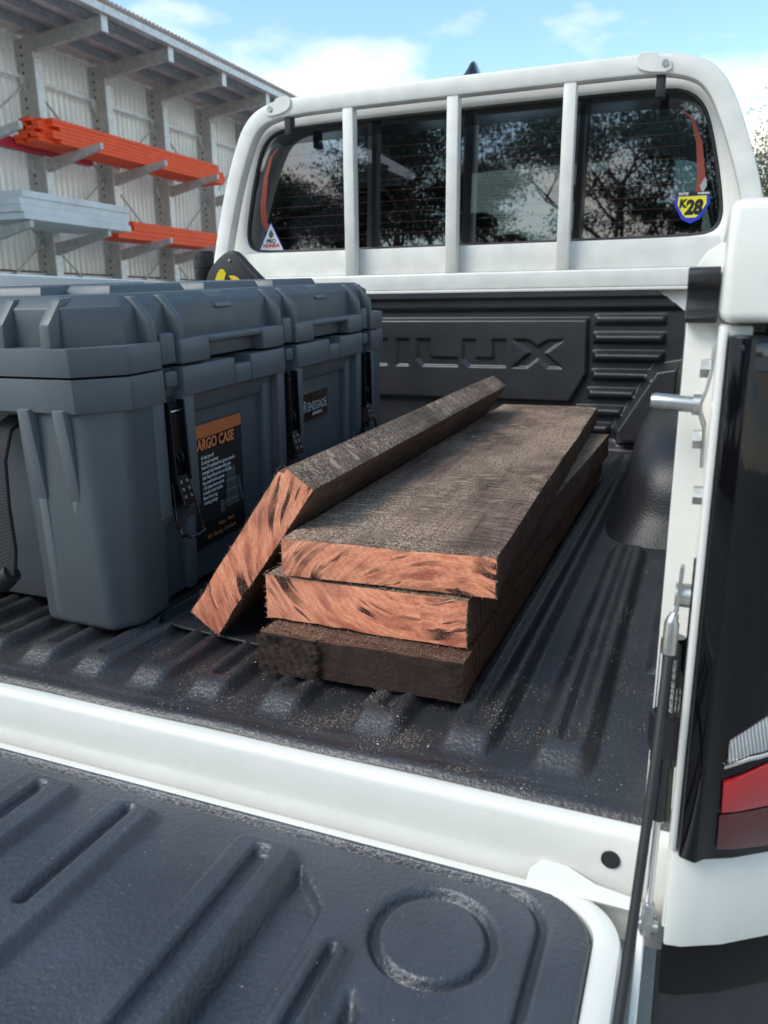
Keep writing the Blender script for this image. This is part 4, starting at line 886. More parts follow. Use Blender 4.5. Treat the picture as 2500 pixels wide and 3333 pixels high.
# corner pillars
for sx_, sy_ in ((1, 1), (1, -1), (-1, 1), (-1, -1)):
    def T(p): 
        x, y = p
        if sx_ < 0: x = -W - x
        if sy_ < 0: y = Lc - y
        return (x, y)
    lo = [(-0.128, 0.000), (-0.030, -0.004), (-0.008, 0.026), (-0.008, 0.074), (-0.05, 0.10), (-0.134, 0.05)]
    hi = [(-0.130, 0.002), (-0.040, -0.001), (0.000, 0.034), (0.000, 0.084), (-0.05, 0.10), (-0.136, 0.05)]
    merge(body, loft_bm([T(p) for p in lo], [T(p) for p in hi], 0.0, ZB + 0.01, 0.011, 4))
    # moulded ribs on the end of the pillar
    for u0 in (-0.104, -0.057):
        for (a, b, w_, d_, ta) in ((0.150, 0.250, 0.016, 0.012, 0.0), (0.012, 0.160, 0.0125, 0.0035, 0.0)):
            pts = [(u0 - w_ / 2, -0.001 - d_ * 0 + 0.014 * (1 - a / 0.25)), (u0 + w_ / 2, 0.014 * (1 - a / 0.25)), (u0 + w_ / 2, 0.03), (u0 - w_ / 2, 0.03)]
            ylo = 0.001; yhi = 0.002
            P = [(u0 - w_ / 2, ylo - d_ * (0.25 if a > 0.1 else 0.6)), (u0 + w_ / 2, ylo - d_ * (0.25 if a > 0.1 else 0.6)), (u0 + w_ / 2, 0.03), (u0 - w_ / 2, 0.03)]
            Q = [(u0 - w_ / 2, yhi - d_), (u0 + w_ / 2, yhi - d_), (u0 + w_ / 2, 0.03), (u0 - w_ / 2, 0.03)]
            pp = [(*T(p), a) for p in P] + [(*T(p), b) for p in Q]
            merge(body, hexa_bm(pp, 0.0022, 2))
# side buttresses flanking the latches
for vl in VL:
    for s in (1, -1):
        for side in (1, -1):
            def U(u): return u if side > 0 else -W - u
            v0, v1 = vl + s * 0.0175, vl + s * 0.0385
            pp = [(U(-0.03), v0, 0.088), (U(-0.030), v1, 0.088), (U(-0.0235), v1 + s * 0.004, 0.070), (U(-0.0235), v0, 0.070)]
            P = [(U(-0.03), v0, 0.085), (U(-0.004), v0, 0.115), (U(-0.004), v1, 0.115), (U(-0.03), v1, 0.085)]
            lo = [(U(-0.036), v0, 0.080), (U(-0.020), v0, 0.088), (U(-0.020), v1, 0.088), (U(-0.036), v1, 0.080)]
            mi = [(U(-0.036), v0, 0.112), (U(-0.0035), v0, 0.112), (U(-0.0035), v1, 0.112), (U(-0.036), v1, 0.112)]
            hi = [(U(-0.036), v0, ZB + 0.006), (U(0.001), v0, ZB + 0.006), (U(0.001), v1, ZB + 0.006), (U(-0.036), v1, ZB + 0.006)]
            merge(body, hexa_bm(lo + mi, 0.002, 2)); merge(body, hexa_bm(mi + hi, 0.002, 2))
            lo = [(U(-0.036), v0 + s * 0.002, 0.004), (U(-0.020), v0 + s * 0.004, 0.004), (U(-0.020), v1, 0.004), (U(-0.036), v1, 0.004)]
            mi = [(U(-0.036), v0 + s * 0.002, 0.112), (U(-0.0115), v0 + s * 0.004, 0.112), (U(-0.0115), v1, 0.112), (U(-0.036), v1, 0.112)]
            merge(body, hexa_bm(lo + mi, 0.0025, 2))
        # stepped frame of the label panels
    
for va, vb in ((VL[0] + 0.0385, VL[1] - 0.0385), (VL[1] + 0.0385, VL[2] - 0.0385)):
    for side in (1, -1):
        def U(u): return u if side > 0 else -W - u
        fr = 0.020
        lo = [(U(-0.036), vb - fr, 0.02), (U(-0.020), vb - fr, 0.02), (U(-0.020), vb, 0.02), (U(-0.036), vb, 0.02)]
        hi = [(U(-0.036), vb - fr - 0.004, 0.238), (U(-0.010), vb - fr - 0.004, 0.238), (U(-0.010), vb, 0.238), (U(-0.036), vb, 0.238)]
        merge(body, hexa_bm(lo + hi, 0.003, 2))
        lo = [(U(-0.036), va, 0.222), (U(-0.014), va, 0.222), (U(-0.014), vb, 0.222), (U(-0.036), vb, 0.222)]
        hi = [(U(-0.036), va, ZB + 0.004), (U(-0.006), va, ZB + 0.004), (U(-0.006), vb, ZB + 0.004), (U(-0.036), vb, ZB + 0.004)]
        merge(body, hexa_bm(lo + hi, 0.002, 2))
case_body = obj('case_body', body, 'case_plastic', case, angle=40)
def rim_set(z0, z1, out, bw, lidp):
    bm = bmesh.new()
    for sy_ in (1, -1):
        for sx_ in (1, -1):
            def T(p):
                x, y = p
                return ((-W - x) if sx_ < 0 else x, (Lc - y) if sy_ < 0 else y)
            vend = VL[0] - 0.0185 if sy_ > 0 else Lc - (VL[2] + 0.0185)
            pts = [(-W / 2, -out), (-0.038, -out), (out, 0.034), (out, vend), (-0.07, vend), (-0.07, 0.09), (-W / 2, 0.09)]
            P = [T(p) for p in pts]; merge(bm, prism_bm(P, 'z', z0, z1, bw, 3))
    for a, b in ((VL[0], VL[1]), (VL[1], VL[2])):
        for side in (1, -1):
            def U(u): return u if side > 0 else -W - u
            va, vb = a + 0.0185, b - 0.0185; c = (va + vb) / 2
            if lidp:
                zr = z0 + 0.020
                for v0, v1, w0, u1 in ((va, c - 0.062, z0, out), (c + 0.062, vb, z0, out), (c - 0.0615, c + 0.0615, zr, out), (c - 0.0615, c + 0.0615, z0 + 0.001, -0.013)):
                    x0, x1 = sorted((U(-0.06), U(u1))); merge(bm, box_bm(x0, x1, v0, v1, w0, z1, bw * 0.8, 2))
            else:
                for v0, v1, w1 in ((va, c - 0.0105, z1), (c + 0.0285, vb, z1), (c - 0.0103, c + 0.0283, z1 - 0.009)):
                    x0, x1 = sorted((U(-0.06), U(out))); merge(bm, box_bm(x0, x1, v0, v1, z0, w1, bw * 0.8, 2))
    for vl in VL:
        for side in (1, -1):
            def U(u): return u if side > 0 else -W - u
            if lidp: x0, x1 = sorted((U(-0.07), U(0.001))); merge(bm, box_bm(x0, x1, vl - 0.0125, vl + 0.0125, z0 + 0.002, z1 + 0.008, 0.003, 3))
            else: x0, x1 = sorted((U(-0.07), U(0.002))); merge(bm, box_bm(x0, x1, vl - 0.0105, vl + 0.0105, z1 - 0.021, z1 - 0.003, 0.003, 3))
            x0, x1 = sorted((U(-0.07), U(-0.014))); merge(bm, box_bm(x0, x1, vl - 0.020, vl + 0.020, z0 + 0.001, z1 - 0.001, 0.001, 1))
    return bm
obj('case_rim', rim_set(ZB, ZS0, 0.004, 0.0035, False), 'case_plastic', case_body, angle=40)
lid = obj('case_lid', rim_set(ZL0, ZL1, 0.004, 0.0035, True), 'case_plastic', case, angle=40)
up = bmesh.new()
merge(up, loft_bm(octa(0.012, 0.042), octa(0.016, 0.042), ZL1 - 0.004, ZU, 0.0025))
merge(up, loft_bm(octa(0.0155, 0.042), octa(0.031, 0.040), ZU - 0.0018, ZT, 0.002))
# fins on the lid: flank every latch, and on the ends
def fin_side(v, side, ext=0.0):
    def U(u): return u if side > 0 else -W - u
    P = [(U(-0.04), ZL1 - 0.003), (U(0.003), ZL1 - 0.003), (U(0.001), ZL1 + 0.0235), (U(-0.020), ZT - 0.003), (U(-0.045), ZT - 0.001)]
    return prism_bm(P, 'y', v - 0.0055, v + 0.0055, 0.0016, 2)
for vl in VL:
    for s in (1, -1):
        for side in (1, -1): merge(up, fin_side(vl + s * 0.0245, side))
for u in (-0.066, -0.128, -W + 0.066, -W + 0.128):
    for e in (1, -1):
        def Vv(v): return v if e > 0 else Lc - v
        P = [(Vv(0.04), ZL1 - 0.003), (Vv(-0.003), ZL1 - 0.003), (Vv(-0.001), ZL1 + 0.0235), (Vv(0.020), ZT - 0.003), (Vv(0.045), ZT - 0.001)]
        merge(up, prism_bm(P, 'x', u - 0.0065, u + 0.0065, 0.0016, 2))
for a, b in ((VL[0], VL[1]), (VL[1], VL[2])):          # small stepped notch blocks on the shoulder
    c = (a + b) / 2
    merge(up, hexa_bm([(-0.04, c - 0.018, ZU - 0.010), (-0.0105, c - 0.018, ZU - 0.010), (-0.0105, c + 0.018, ZU - 0.010), (-0.04, c + 0.018, ZU - 0.010),
                       (-0.04, c - 0.022, ZT - 0.001), (-0.027, c - 0.022, ZT - 0.001), (-0.027, c + 0.022, ZT - 0.001), (-0.04, c + 0.022, ZT - 0.001)], 0.0015, 1))
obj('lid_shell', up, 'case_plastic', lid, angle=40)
for i, (u0, u1, v0, v1) in enumerate(((-W + 0.09, -0.12, 0.055, 0.10), (-0.125, -0.060, 0.095, 0.235), (-0.125, -0.060, 0.275, 0.415), (-0.125, -0.060, 0.455, 0.600), (-W + 0.06, -W + 0.125, 0.1, 0.6), (-W + 0.09, -0.12, Lc - 0.1, Lc - 0.055))):
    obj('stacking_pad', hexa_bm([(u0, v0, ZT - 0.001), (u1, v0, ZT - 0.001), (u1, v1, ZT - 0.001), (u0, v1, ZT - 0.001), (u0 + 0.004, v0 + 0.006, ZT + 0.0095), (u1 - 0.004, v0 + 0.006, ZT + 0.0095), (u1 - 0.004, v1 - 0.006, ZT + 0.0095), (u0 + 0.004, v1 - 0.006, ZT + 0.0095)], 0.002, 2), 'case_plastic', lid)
# latches
for li, vl in enumerate(VL):
    bm = box_bm(-0.020, -0.0015, vl - 0.0140, vl + 0.0140, 0.182, 0.240, 0.001, 1)
    merge(bm, box_bm(-0.006, 0.0045, vl - 0.0142, vl - 0.0120, 0.150, 0.244, 0.0005, 1)); merge(bm, box_bm(-0.006, 0.0045, vl + 0.0120, vl + 0.0142, 0.150, 0.244, 0.0005, 1))
    merge(bm, box_bm(-0.020, -0.004, vl - 0.012, vl + 0.012, 0.120, 0.184, 0.001, 1))
    lt = obj('latch', bm, 'black_metal', case, angle=30)
    obj('latch_pin', cyl_bm((-0.002, vl - 0.012, 0.232), (-0.002, vl + 0.012, 0.232), 0.0016, 8), 'zinc' if li == 0 else 'black_metal', lt)
    for dv in (-0.005, 0.005):
        bmx = tube_bm([(-0.006 + 0.0 + 0.0075 * math.sin(a), vl + dv, 0.176 + 0.0085 * math.cos(a)) for a in [i * 2 * math.pi / 14 for i in range(14)]], 0.0020, 8, closed=True, up=(0, 1, 0))
        obj('latch_coil', bmx, 'black_metal', lt)
    # lever plate, tilted outwards, with rows of holes
    def LP(a, d, off): return (0.000 + a * 0.26 + off, vl + d, 0.158 - a * 0.96)
    tiltm = 0.42
    pp = [LP(0, -0.011, -0.001), LP(0, 0.011, -0.001), LP(0.036, 0.011, -0.001), LP(0.036, -0.011, -0.001), LP(0, -0.011, 0.001), LP(0, 0.011, 0.001), LP(0.036, 0.011, 0.001), LP(0.036, -0.011, 0.001)]
    lv = obj('latch_lever', hexa_bm(pp, 0.0006, 1), 'black_metal', lt)
    for d in (-0.0055, 0.0055):
        for a in (0.008, 0.017, 0.026):
            p0 = Vector(LP(a, d, 0.0007)); nrm = Vector((0.96, 0, 0.26)).normalized()
            bmx = tube_bm([tuple(p0 + nrm * 0.0004 + Vector((0, math.cos(q_) * 0.0016, 0)) + Vector((-0.26, 0, 0.96)).normalized() * math.sin(q_) * 0.0016) for q_ in [i * 2 * math.pi / 8 for i in range(8)]], 0.00045, 5, closed=True, up=(1, 0, 0))
            obj('eyelet', bmx, 'zinc', lt)
    # wire bail
    if li != 1:
        pth = [(-0.004, vl - 0.012, 0.118), (-0.002, vl - 0.013, 0.098), (0.004, vl - 0.0135, 0.088), (0.014, vl - 0.012, 0.087), (0.020, vl - 0.006, 0.0885), (0.021, vl + 0.004, 0.0895), (0.018, vl + 0.0085, 0.092), (0.014, vl + 0.010, 0.105), (0.010, vl + 0.010, 0.126)]
        pp = [Vector(p) for p in pth]; fine_ = []
        for i in range(len(pp) - 1):
            for t_ in (0, .5): fine_.append(tuple(pp[i].lerp(pp[i + 1], t_)))
        fine_.append(tuple(pp[-1]))
        obj('wire_bail', tube_bm(fine_, 0.0022, 10, up=(0.2, 0.3, 1)), 'black_gloss', lt)
# label in the first panel: printed film
LU = -0.0205
def lab(u, pts, mat, name, par): return flat_poly(name, [(u + (z - 0.13) * 0.040, v, z) for v, z in pts], mat, par)
label = lab(LU + 0.0005, [(0.149, 0.045), (0.270, 0.045), (0.270, 0.2036), (0.149, 0.2036)], 'label_weave', 'product_label', case)
lab(LU + 0.0009, [(0.1495, 0.1840), (0.2695, 0.1875), (0.2695, 0.2031), (0.1495, 0.2031)], 'print_orange', 'label_band', label)
lab(LU + 0.0008, [(0.1495, 0.0455), (0.2695, 0.0455), (0.2695, 0.075), (0.1495, 0.075)], 'print_black', 'label_foot', label)
def lt_(body, size, v, z, mat, u=0.0013, **k): put_text('label_text', body, size, (LU + u + (z - 0.13) * 0.040, v, z), (0, 1, 0), (0.04, 0, 1), mat, label, **k)
lt_('CARGO CASE', 0.0190, 0.1560, 0.1715, 'print_black', shear=0.05, bold=0.0022, sx=0.80)
lt_('CARGO CASE', 0.0190, 0.1560, 0.1715, 'print_text_orange', u=0.0016, shear=0.05, bold=0.0008, sx=0.80)
for i, s_ in enumerate(('& dust proof', '& animal resistant', 'from UV stabilised food grade material', 'strength belt handles with grips', 'ded heavy lift points on all sides', 'less steel bottle opener', 'r lid strap down points', 'lockable steel latches', 'flow drain plug', 'rlocking design')):
    lt_(s_, 0.0068, 0.1745, 0.1590 - i * 0.0066, 'print_white', sx=0.76 if i != 2 else 0.70, bold=0.00015)
lt_('Home · Work', 0.0080, 0.205, 0.0640, 'print_text_orange', sx=0.80, bold=0.0001)
lt_('4x4 · Boating · Adventure', 0.0080, 0.178, 0.0530, 'print_text_orange', sx=0.80, bold=0.0001)
for (v0, v1, z0_, z1_) in ((0.228, 0.250, 0.1235, 0.1365), (0.227, 0.252, 0.1105, 0.1230), (0.226, 0.255, 0.0970, 0.1100), (0.224, 0.257, 0.0830, 0.0965), (0.211, 0.222, 0.0790, 0.0960)):
    lab(LU + 0.0011, [(v0, z0_), (v1, z0_), (v1 - 0.001, z1_), (v0 + 0.001, z1_)], 'print_grey', 'printed_case', label)
    zz_ = z0_ + (z1_ - z0_) * 0.62
    lab(LU + 0.0013, [(v0, zz_), (v1, zz_), (v1, zz_ + 0.0007), (v0, zz_ + 0.0007)], 'print_light', 'printed_line', label)
lab(LU + 0.0011, [(0.2530, 0.118), (0.2590, 0.121), (0.2690, 0.086), (0.2630, 0.083)], 'print_grey', 'printed_case', label)
# maker's badge in the second panel
badge = obj('badge', hexa_bm([(-0.024, 0.423, 0.158), (-0.016, 0.423, 0.158), (-0.016, 0.532, 0.158), (-0.024, 0.532, 0.158), (-0.022, 0.423, 0.200), (-0.0145, 0.423, 0.200), (-0.0145, 0.532, 0.200), (-0.022, 0.532, 0.200)], 0.001, 1), 'black_gloss', case)
bu = lambda z: -0.0157 + (z - 0.158) * 0.0357
put_text('badge_text', 'R', 0.0245, (bu(0.175), 0.4455, 0.1725), (0, 1, 0), (0.036, 0, 1), 'print_light', badge, bold=0.0006, sx=0.8)
put_text('badge_text', 'ENEGADE', 0.0190, (bu(0.175), 0.4590, 0.1725), (0, 1, 0), (0.036, 0, 1), 'print_light', badge, bold=0.0006, sx=0.80)
bmx = tube_bm([(bu(0.179) + 0.0003, 0.429 + 0.014 * math.cos(a), 0.179 + 0.014 * math.sin(a)) for a in [i * 2 * math.pi / 32 for i in range(32)]], 0.0014, 5, closed=True, up=(1, 0, 0))
obj('badge_ring', bmx, 'print_light', badge)
flat_poly('badge_strip', [(bu(0.164) + 0.0004, 0.474, 0.164), (bu(0.164) + 0.0004, 0.508, 0.164), (bu(0.169) + 0.0004, 0.508, 0.169), (bu(0.169) + 0.0004, 0.474, 0.169)], 'print_light', badge)
# webbing handle in the end recess
hd = [(-0.150, 0.046, 0.232), (-0.148, 0.012, 0.220), (-0.146, -0.004, 0.190), (-0.145, -0.010, 0.14), (-0.146, -0.010, 0.09), (-0.153, -0.010, 0.062)]
handle = case
for s in (1, -1):
    obj('handle_strap', tube_bm([((x if s > 0 else -W - x) - (0.016 if s > 0 else -0.016), y, z) for x, y, z in hd], 0.0, rect=(0.034, 0.0052), up=(0, -1, 0.2)), 'webbing', case, angle=50)
obj('handle_grip', tube_bm([(-0.158, -0.010, 0.060), (-0.172, -0.012, 0.050), (-0.20, -0.013, 0.046), (-W + 0.20, -0.013, 0.046), (-W + 0.172, -0.012, 0.050), (-W + 0.158, -0.010, 0.060)], [0.011, 0.014, 0.0145, 0.0145, 0.014, 0.011], 12, up=(0, 1, 0)), 'black_rubber', handle)

#@@MAT
mat_o = obj('rubber_mat', prism_bm(smooth_poly([(-0.60, 0.745), (-0.575, 0.70), (-0.545, 0.676), (-0.45, 0.668), (-0.345, 0.655), (-0.335, 1.45), (-0.95, 1.45), (-0.95, 0.80)], 1), 'z', 0.0105, 0.0135, 0.0008, 1), 'black_rubber')
tag(mat_o, 'thin black rubber mat lying under the grey case and the leaning plank', 'rubber mat')

#@@TIMBER
# ================================================================== TIMBER
def board(label, w, th, ln, mats, seed, rough_left=False, taper=0.0, wane=0.0):
    """local frame: x across (right edge 0 .. -w), y along (0 .. ln), z up (0 .. th)"""
    nx, ny, nz = 22, 84, 6
    V = {}; verts = []; faces = []; fm = []
    def co(i, j, k): 
        key = (i, j, k)
        if key in V: return V[key]
        x = -w + w * i / nx; y = ln * (j / ny) ; z = th * k / nz
        n1 = mnoise.noise(Vector((x * 14 + seed, y * 9, z * 14))); n2 = mnoise.noise(Vector((x * 60, y * 50 + seed, z * 60)))
        dx = dy = dz = 0.0
        on = (i in (0, nx)) + (k in (0, nz)) + (j in (0, ny))
        if i in (0, nx): dx = n1 * 0.0022 + (n2 * 0.0009 if on >= 2 else 0.0)
        if k in (0, nz): dz = n1 * 0.0010 + (n2 * 0.0007 if on >= 2 else 0.0)
        if j in (0, ny): dy = n1 * 0.0010
        if on >= 2:                                   # worn arrises
            e = 0.0012 + 0.0012 * abs(n2)
            if i == 0: dx += e
            if i == nx: dx -= e
            if k == 0: dz += e
            if k == nz: dz -= e
            if j == 0: dy += e * 0.4
        if rough_left and j == 0 and i <= 7:
            dy += 0.004 * (0.5 + mnoise.noise(Vector((i * 1.7, k * 1.1, seed)))) + 0.0025 * math.sin(i * 2.4 + k * 0.9) + (0.004 if i < 6 else 0.0)
        if wane and i == 0 and k == nz: dx += wane * (0.6 + 0.4 * math.sin(y * 7 + seed)); dz -= wane * 0.6
        verts.append((x + dx, y + dy, z + dz)); V[key] = len(verts) - 1; return V[key]
    def quad(a, b, c, d, m): faces.append((a, b, c, d)); fm.append(m)
    for i in range(nx):
        for j in range(ny):
            quad(co(i, j, nz), co(i + 1, j, nz), co(i + 1, j + 1, nz), co(i, j + 1, nz), 0); quad(co(i, j, 0), co(i, j + 1, 0), co(i + 1, j + 1, 0), co(i + 1, j, 0), 0)
        for k in range(nz):
            quad(co(i, 0, k), co(i + 1, 0, k), co(i + 1, 0, k + 1), co(i, 0, k + 1), 1); quad(co(i, ny, k), co(i, ny, k + 1), co(i + 1, ny, k + 1), co(i + 1, ny, k), 1)
    for j in range(ny):
        for k in range(nz):
            quad(co(0, j, k), co(0, j, k + 1), co(0, j + 1, k + 1), co(0, j + 1, k), 2); quad(co(nx, j, k), co(nx, j + 1, k), co(nx, j + 1, k + 1), co(nx, j, k + 1), 2)
    me = bpy.data.meshes.new('timber_plank'); me.from_pydata(verts, [], faces); me.update()
    for m in mats: me.materials.append(M[m])
    me.polygons.foreach_set('material_index', fm); shade(me, 45)
    o = link('timber_plank', me, None); tag(o, label, 'timber plank'); return o
def place(o, p, yaw=0.0, roll=0.0, pitch=0.0):
    o.matrix_world = Matrix.Translation(p) @ Matrix.Rotation(yaw, 4, 'Z') @ Matrix.Rotation(pitch, 4, 'X') @ Matrix.Rotation(roll, 4, 'Y'); return o
def fringe(o, w, th, seed, n=130, top=True, left=True, bottom=True, size=1.0):
    """hair-fine torn fibres along the sawn end"""
    rr = random.Random(seed); V = []; F = []
    def add(p, d, ln, wd):
        a = Vector(p); d = Vector(d).normalized(); s = Vector((rr.uniform(-1, 1), rr.uniform(-1, 1), rr.uniform(-1, 1))).cross(d).normalized() * wd
        k = len(V); V.extend([tuple(a - s), tuple(a + s), tuple(a + d * ln)]); F.append((k, k + 1, k + 2))
    for i in range(n):
        u = rr.uniform(0, 1); ln = rr.expovariate(1 / 0.0011) * size + 0.0003
        if top and u < 0.5: add((-w * rr.random(), rr.uniform(0, 0.002), th - 0.0006), (rr.uniform(-.5, .5), rr.uniform(-.8, .2), rr.uniform(0.2, 1)), ln, 0.0002)
        elif left and u < 0.75: add((-w + 0.0012, rr.uniform(0, 0.002), th * rr.random()), (-1, rr.uniform(-.8, .2), rr.uniform(-.4, .4)), ln * 1.6, 0.00025)
        elif bottom and u < 0.9: add((-w * rr.random(), 0.0006, 0.001), (rr.uniform(-.4, .4), -.5, -1), ln, 0.0002)
        else: add((-0.0012, rr.uniform(0, 0.001), th * rr.random()), (1, rr.uniform(-.8, 0), rr.uniform(-.5, .3)), ln, 0.00025)
    f = soup_obj('torn_fibres', V, F, 'splinter', o); f['kind'] = 'stuff'; return f
b1 = place(board('dark brown plank with rough stained end, lowest of the stack', 0.211, 0.0420, 1.06, ('timber_brown', 'timber_dark_end', 'timber_brown'), 3.1, rough_left=False), (-0.1745, 0.617, 0.0120), math.radians(0.3))
xs = np.linspace(-0.2100, -0.1400, 70); zs = np.linspace(0.0012, 0.0408, 44); Xg, Zg = np.meshgrid(xs, zs)
nzv = np.array([mnoise.noise(Vector((x_ * 55, z_ * 90, 2.2))) + 0.5 * mnoise.noise(Vector((x_ * 190, z_ * 260, 7.1))) for x_, z_ in zip(Xg.ravel(), Zg.ravel())]).reshape(Xg.shape)
rp = 0.0024 * np.abs(np.sin((Xg * 0.92 + Zg * 0.42) * 2 * math.pi / 0.019)) + 0.0018 * nzv
edge = sstep((-0.1415 + 0.006 * nzv - Xg) / 0.004)
pr_ = grid_obj('torn_grain', Xg, -0.0012 - (0.0024 + rp) * edge + 0.004 * (1 - edge), Zg, 'timber_dark_end', b1)
b2 = place(board('pink-ended hardwood plank in the middle of the stack', 0.2125, 0.0490, 1.03, ('timber_weathered', 'end_grain_b', 'timber_edge'), 5.7), (-0.1785, 0.640, 0.0555), math.radians(-0.5))
b3 = place(board('weathered pink-ended plank dusted with sawdust, topmost of the stack', 0.2135, 0.0405, 1.14, ('timber_weathered', 'end_grain_a', 'timber_edge'), 9.2), (-0.1540, 0.646, 0.1060), math.radians(2.8))
b4 = board('pink-ended plank leaning on edge against the stack', 0.2130, 0.0425, 0.94, ('timber_edge', 'end_grain_c', 'timber_weathered'), 12.4, wane=0.010)
# leaning plank: frame from its lower edge, long axis and width axis
P0 = Vector((-0.4655, 0.662, 0.0150)); ax_l = Vector((-0.030, 0.94, 0.016)).normalized()
wv_ = Vector((0.1235, 0.0, 0.1745)); wv_ = (wv_ - ax_l * wv_.dot(ax_l)).normalized(); tv = wv_.cross(ax_l).normalized()
if tv.x > 0: tv = -tv
# local -x runs up the width, +z is the thickness away from the stack
Xax = -wv_; Zax = tv; Yax = ax_l
b4.matrix_world = Matrix(((Xax.x, Yax.x, Zax.x, P0.x), (Xax.y, Yax.y, Zax.y, P0.y), (Xax.z, Yax.z, Zax.z, P0.z), (0, 0, 0, 1)))
fringe(b2, 0.2125, 0.049, 1, 420); fringe(b3, 0.2135, 0.0405, 2, 620, size=0.8); fringe(b4, 0.213, 0.0425, 3, 420, size=0.7); fringe(b1, 0.211, 0.042, 4, 60, size=0.5)

#@@SMALL
# ================================================================== TOOLS BEHIND THE CASE
saw = thing('hand_saw', 'hand saw with black and yellow handle standing behind the grey case', 'hand saw', (-1.0, 1.60, 0.0))
YSW = 1.605
def sp(pts): return [(x, z) for x, z in pts]
outline = smooth_poly([(-1.090, 0.405), (-1.086, 0.440), (-1.060, 0.470), (-1.030, 0.490), (-1.012, 0.492), (-0.998, 0.482), (-0.962, 0.446), (-0.932, 0.420), (-0.928, 0.39), (-0.955, 0.375), (-1.06, 0.375)], 1)
obj('handle', prism_bm(outline, 'y', YSW - 0.014, YSW + 0.014, 0.005, 2), 'black_plastic', saw)
obj('handle_inlay', prism_bm(smooth_poly([(-1.068, 0.395), (-1.064, 0.422), (-1.050, 0.450), (-1.036, 0.452), (-1.028, 0.436), (-1.006, 0.437), (-0.984, 0.418), (-0.966, 0.395)], 1), 'y', YSW - 0.0165, YSW - 0.0145, 0.0008, 1), 'saw_yellow', saw)
obj('trigger_slot', prism_bm(smooth_poly([(-1.036, 0.424), (-1.030, 0.444), (-1.018, 0.430), (-1.010, 0.415), (-1.03, 0.412)], 1), 'y', YSW - 0.0175, YSW - 0.0168), 'black_plastic', saw)
for x, z in ((-1.020, 0.470), (-0.972, 0.425)): obj('screw', cyl_bm((x, YSW - 0.013, z), (x, YSW - 0.0165, z), 0.0035, 10), 'zinc', saw)
obj('blade', prism_bm([(-1.07, 0.376), (-0.95, 0.376), (-0.985, 0.016), (-1.025, 0.016)], 'y', YSW - 0.001, YSW + 0.001), 'zinc', saw, smooth=False)
tc_ = thing('torch', 'black ribbed cylindrical torch standing behind the grey case', 'torch', (-1.116, 1.63, 0.0))
obj('barrel', tube_bm([(-1.117, 1.63, 0.0125), (-1.117, 1.63, 0.425), (-1.117, 1.63, 0.44), (-1.117, 1.63, 0.455), (-1.117, 1.63, 0.457)], [0.021, 0.021, 0.0235, 0.0235, 0.0215], 24), 'black_plastic', tc_)
obj('head', tube_bm([(-1.117, 1.63, 0.457), (-1.117, 1.63, 0.490), (-1.117, 1.63, 0.495), (-1.117, 1.63, 0.4955)], [0.0235, 0.0240, 0.0225, 0.018], 24), 'black_rubber', tc_)
for k in range(6):
    a = k * math.pi / 3 + 0.3
    obj('grip_dimple', cyl_bm((-1.117 + math.cos(a) * 0.0228, 1.63 + math.sin(a) * 0.0228, 0.482), (-1.117 + math.cos(a) * 0.0246, 1.63 + math.sin(a) * 0.0246, 0.482), 0.004, 8), 'black_metal', tc_)

#@@DUST
# ================================================================== SAWDUST
bpy.context.view_layer.update()
def dust(pts, smin, smax, lift=0.0004):
    n = len(pts); d1 = rng.normal(0, 1, (n, 3)); d1[:, 2] *= 0.35; d1 /= np.linalg.norm(d1, axis=1)[:, None]
    d2 = np.cross(d1, rng.normal(0, 1, (n, 3))); d2[:, 2] *= 0.5; d2 /= np.linalg.norm(d2, axis=1)[:, None]; d3 = np.cross(d1, d2)
    s = (smin + (smax - smin) * rng.power(0.35, n))[:, None]; asp = rng.uniform(0.35, 0.9, (n, 1)); p = pts + np.array([0, 0, lift])
    V = np.concatenate([p + d1 * s, p + d2 * s * asp, p - d1 * s, p - d2 * s * asp, p + np.array([0, 0, 1.0]) * s * 0.5], 1).reshape(-1, 3)
    b = (np.arange(n) * 5)[:, None]; F = np.concatenate([b + np.array([[0, 1, 4]]), b + np.array([[1, 2, 4]]), b + np.array([[2, 3, 4]]), b + np.array([[3, 0, 4]])], 0)
    return V, F
def hf_points(o, n, wfun):
    me = o.data; k = len(me.vertices); co = np.empty(k * 3, np.float32); me.vertices.foreach_get('co', co); co = co.reshape(-1, 3)
    w = wfun(co); w = w / w.sum(); i = rng.choice(k, n, p=w); return co[i] + rng.uniform(-1, 1, (n, 3)) * np.array([0.003, 0.003, 0.0])
gl_o = bpy.data.objects['tailgate_liner']
def wf(co):
    x, y = co[:, 0], co[:, 1]
    a = np.exp(-((x + 0.27) / 0.16) ** 2 - ((y - 0.575) / 0.06) ** 2) * 3 + 0.30 * np.exp(-((y - 0.6) / 0.25) ** 2) + 1.0 * np.exp(-((x + 0.10) / 0.09) ** 2 - ((y - 0.85) / 0.35) ** 2)
    nzv = np.array([mnoise.noise(Vector((q_[0] * 24, q_[1] * 24, 0))) for q_ in co[::1]]) if len(co) < 200000 else 0
    return a * (y < 1.6) * (x < 0.0) * (x > -0.80) * np.clip(0.35 + 1.3 * nzv, 0.01, 2) ** 1.6 / np.where(y < 0.8, 1, 0.4)
pts = hf_points(FL, 24000, wf); Va, Fa = dust(pts, 0.00014, 0.00068)
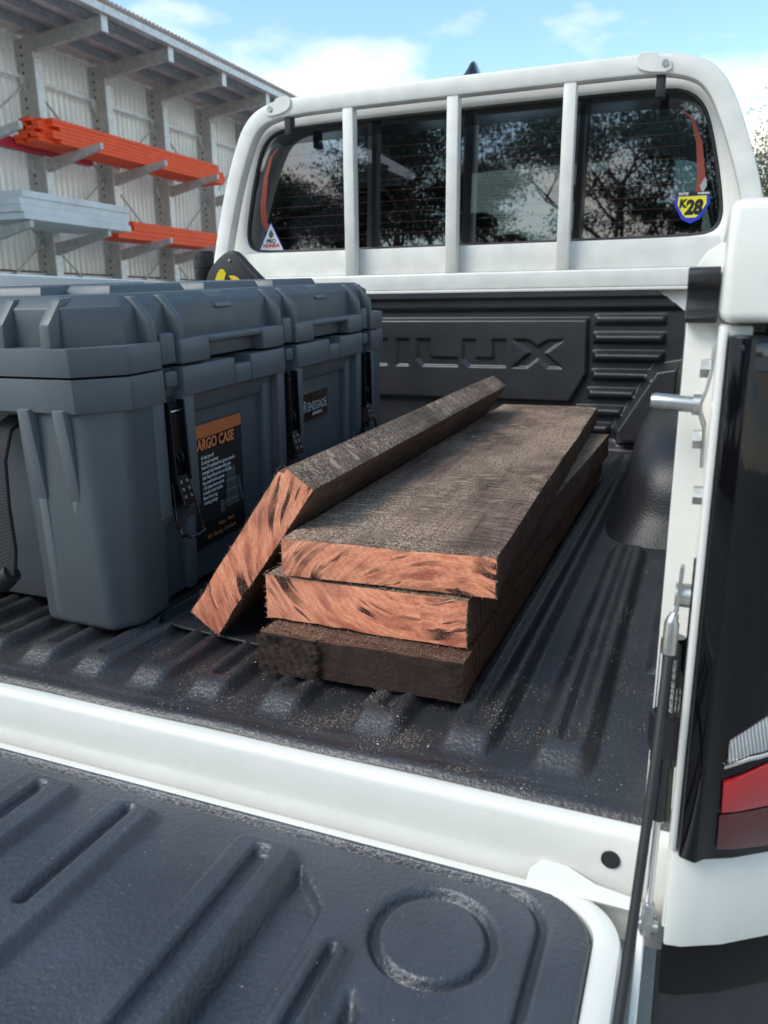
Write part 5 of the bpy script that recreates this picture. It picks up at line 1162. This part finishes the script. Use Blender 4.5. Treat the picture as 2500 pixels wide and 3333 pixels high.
pts = hf_points(FL, 170, wf); Vc, Fc = dust(pts, 0.0006, 0.0019); Fa = np.concatenate([Fa, Fc + len(Va)]); Va = np.concatenate([Va, Vc])
def wg(co):
    x, y = co[:, 0], co[:, 1]
    return (0.35 + 1.6 * np.exp(-((x + 0.46) / 0.10) ** 2 - ((y - 0.44) / 0.05) ** 2) + 0.7 * (y > 0.475)) * (y > 0.28) * (x > -0.75) * np.clip(0.5 + np.sin(x * 90 + np.sin(y * 70) * 2) * 0.5, 0.05, 1)
pts = hf_points(gl_o, 900, wg); Vb, Fb = dust(pts, 0.00022, 0.00085)
Vs = [Va, Vb]; Fs = [Fa, Fb + len(Va)]; off = len(Va) + len(Vb)
def on_board(o, n, w, th, ln, ymax, fn, smax=0.0011):
    global off
    p = np.stack([-w * rng.random(n), ymax * rng.power(0.8, n), np.full(n, th)], 1); k = fn(p); p = p[rng.random(n) < k]
    Mw = np.array(o.matrix_world); q_ = p @ Mw[:3, :3].T + Mw[:3, 3]; V_, F_ = dust(q_, 0.00022, smax, 0.0006); Vs.append(V_); Fs.append(F_ + off); off += len(V_)
on_board(b1, 2600, 0.211, 0.042, 1.06, 0.05, lambda p: np.full(len(p), 0.7), 0.0008)
on_board(b2, 2600, 0.2125, 0.049, 1.03, 0.06, lambda p: np.full(len(p), 0.8), 0.0008)
on_board(b3, 20000, 0.2135, 0.0405, 1.14, 1.1, lambda p: np.clip(0.12 + np.exp(-((p[:, 0] + 0.12) / 0.05) ** 2 - ((p[:, 1] - 0.42) / 0.25) ** 2) + 0.9 * (p[:, 1] < 0.02), 0, 1), 0.00095)
# white sill lip
n = 260; p = np.stack([rng.uniform(-0.70, -0.05, n), rng.uniform(0.517, 0.524, n), np.full(n, -0.0085)], 1); V_, F_ = dust(p, 0.0002, 0.0006); Vs.append(V_); Fs.append(F_ + off); off += len(V_)
o = soup_obj('sawdust', np.concatenate(Vs), np.concatenate(Fs), 'sawdust'); o['kind'] = 'stuff'; o['label'] = 'pale sawdust scattered over the planks and the bed liner'; o['category'] = 'sawdust'
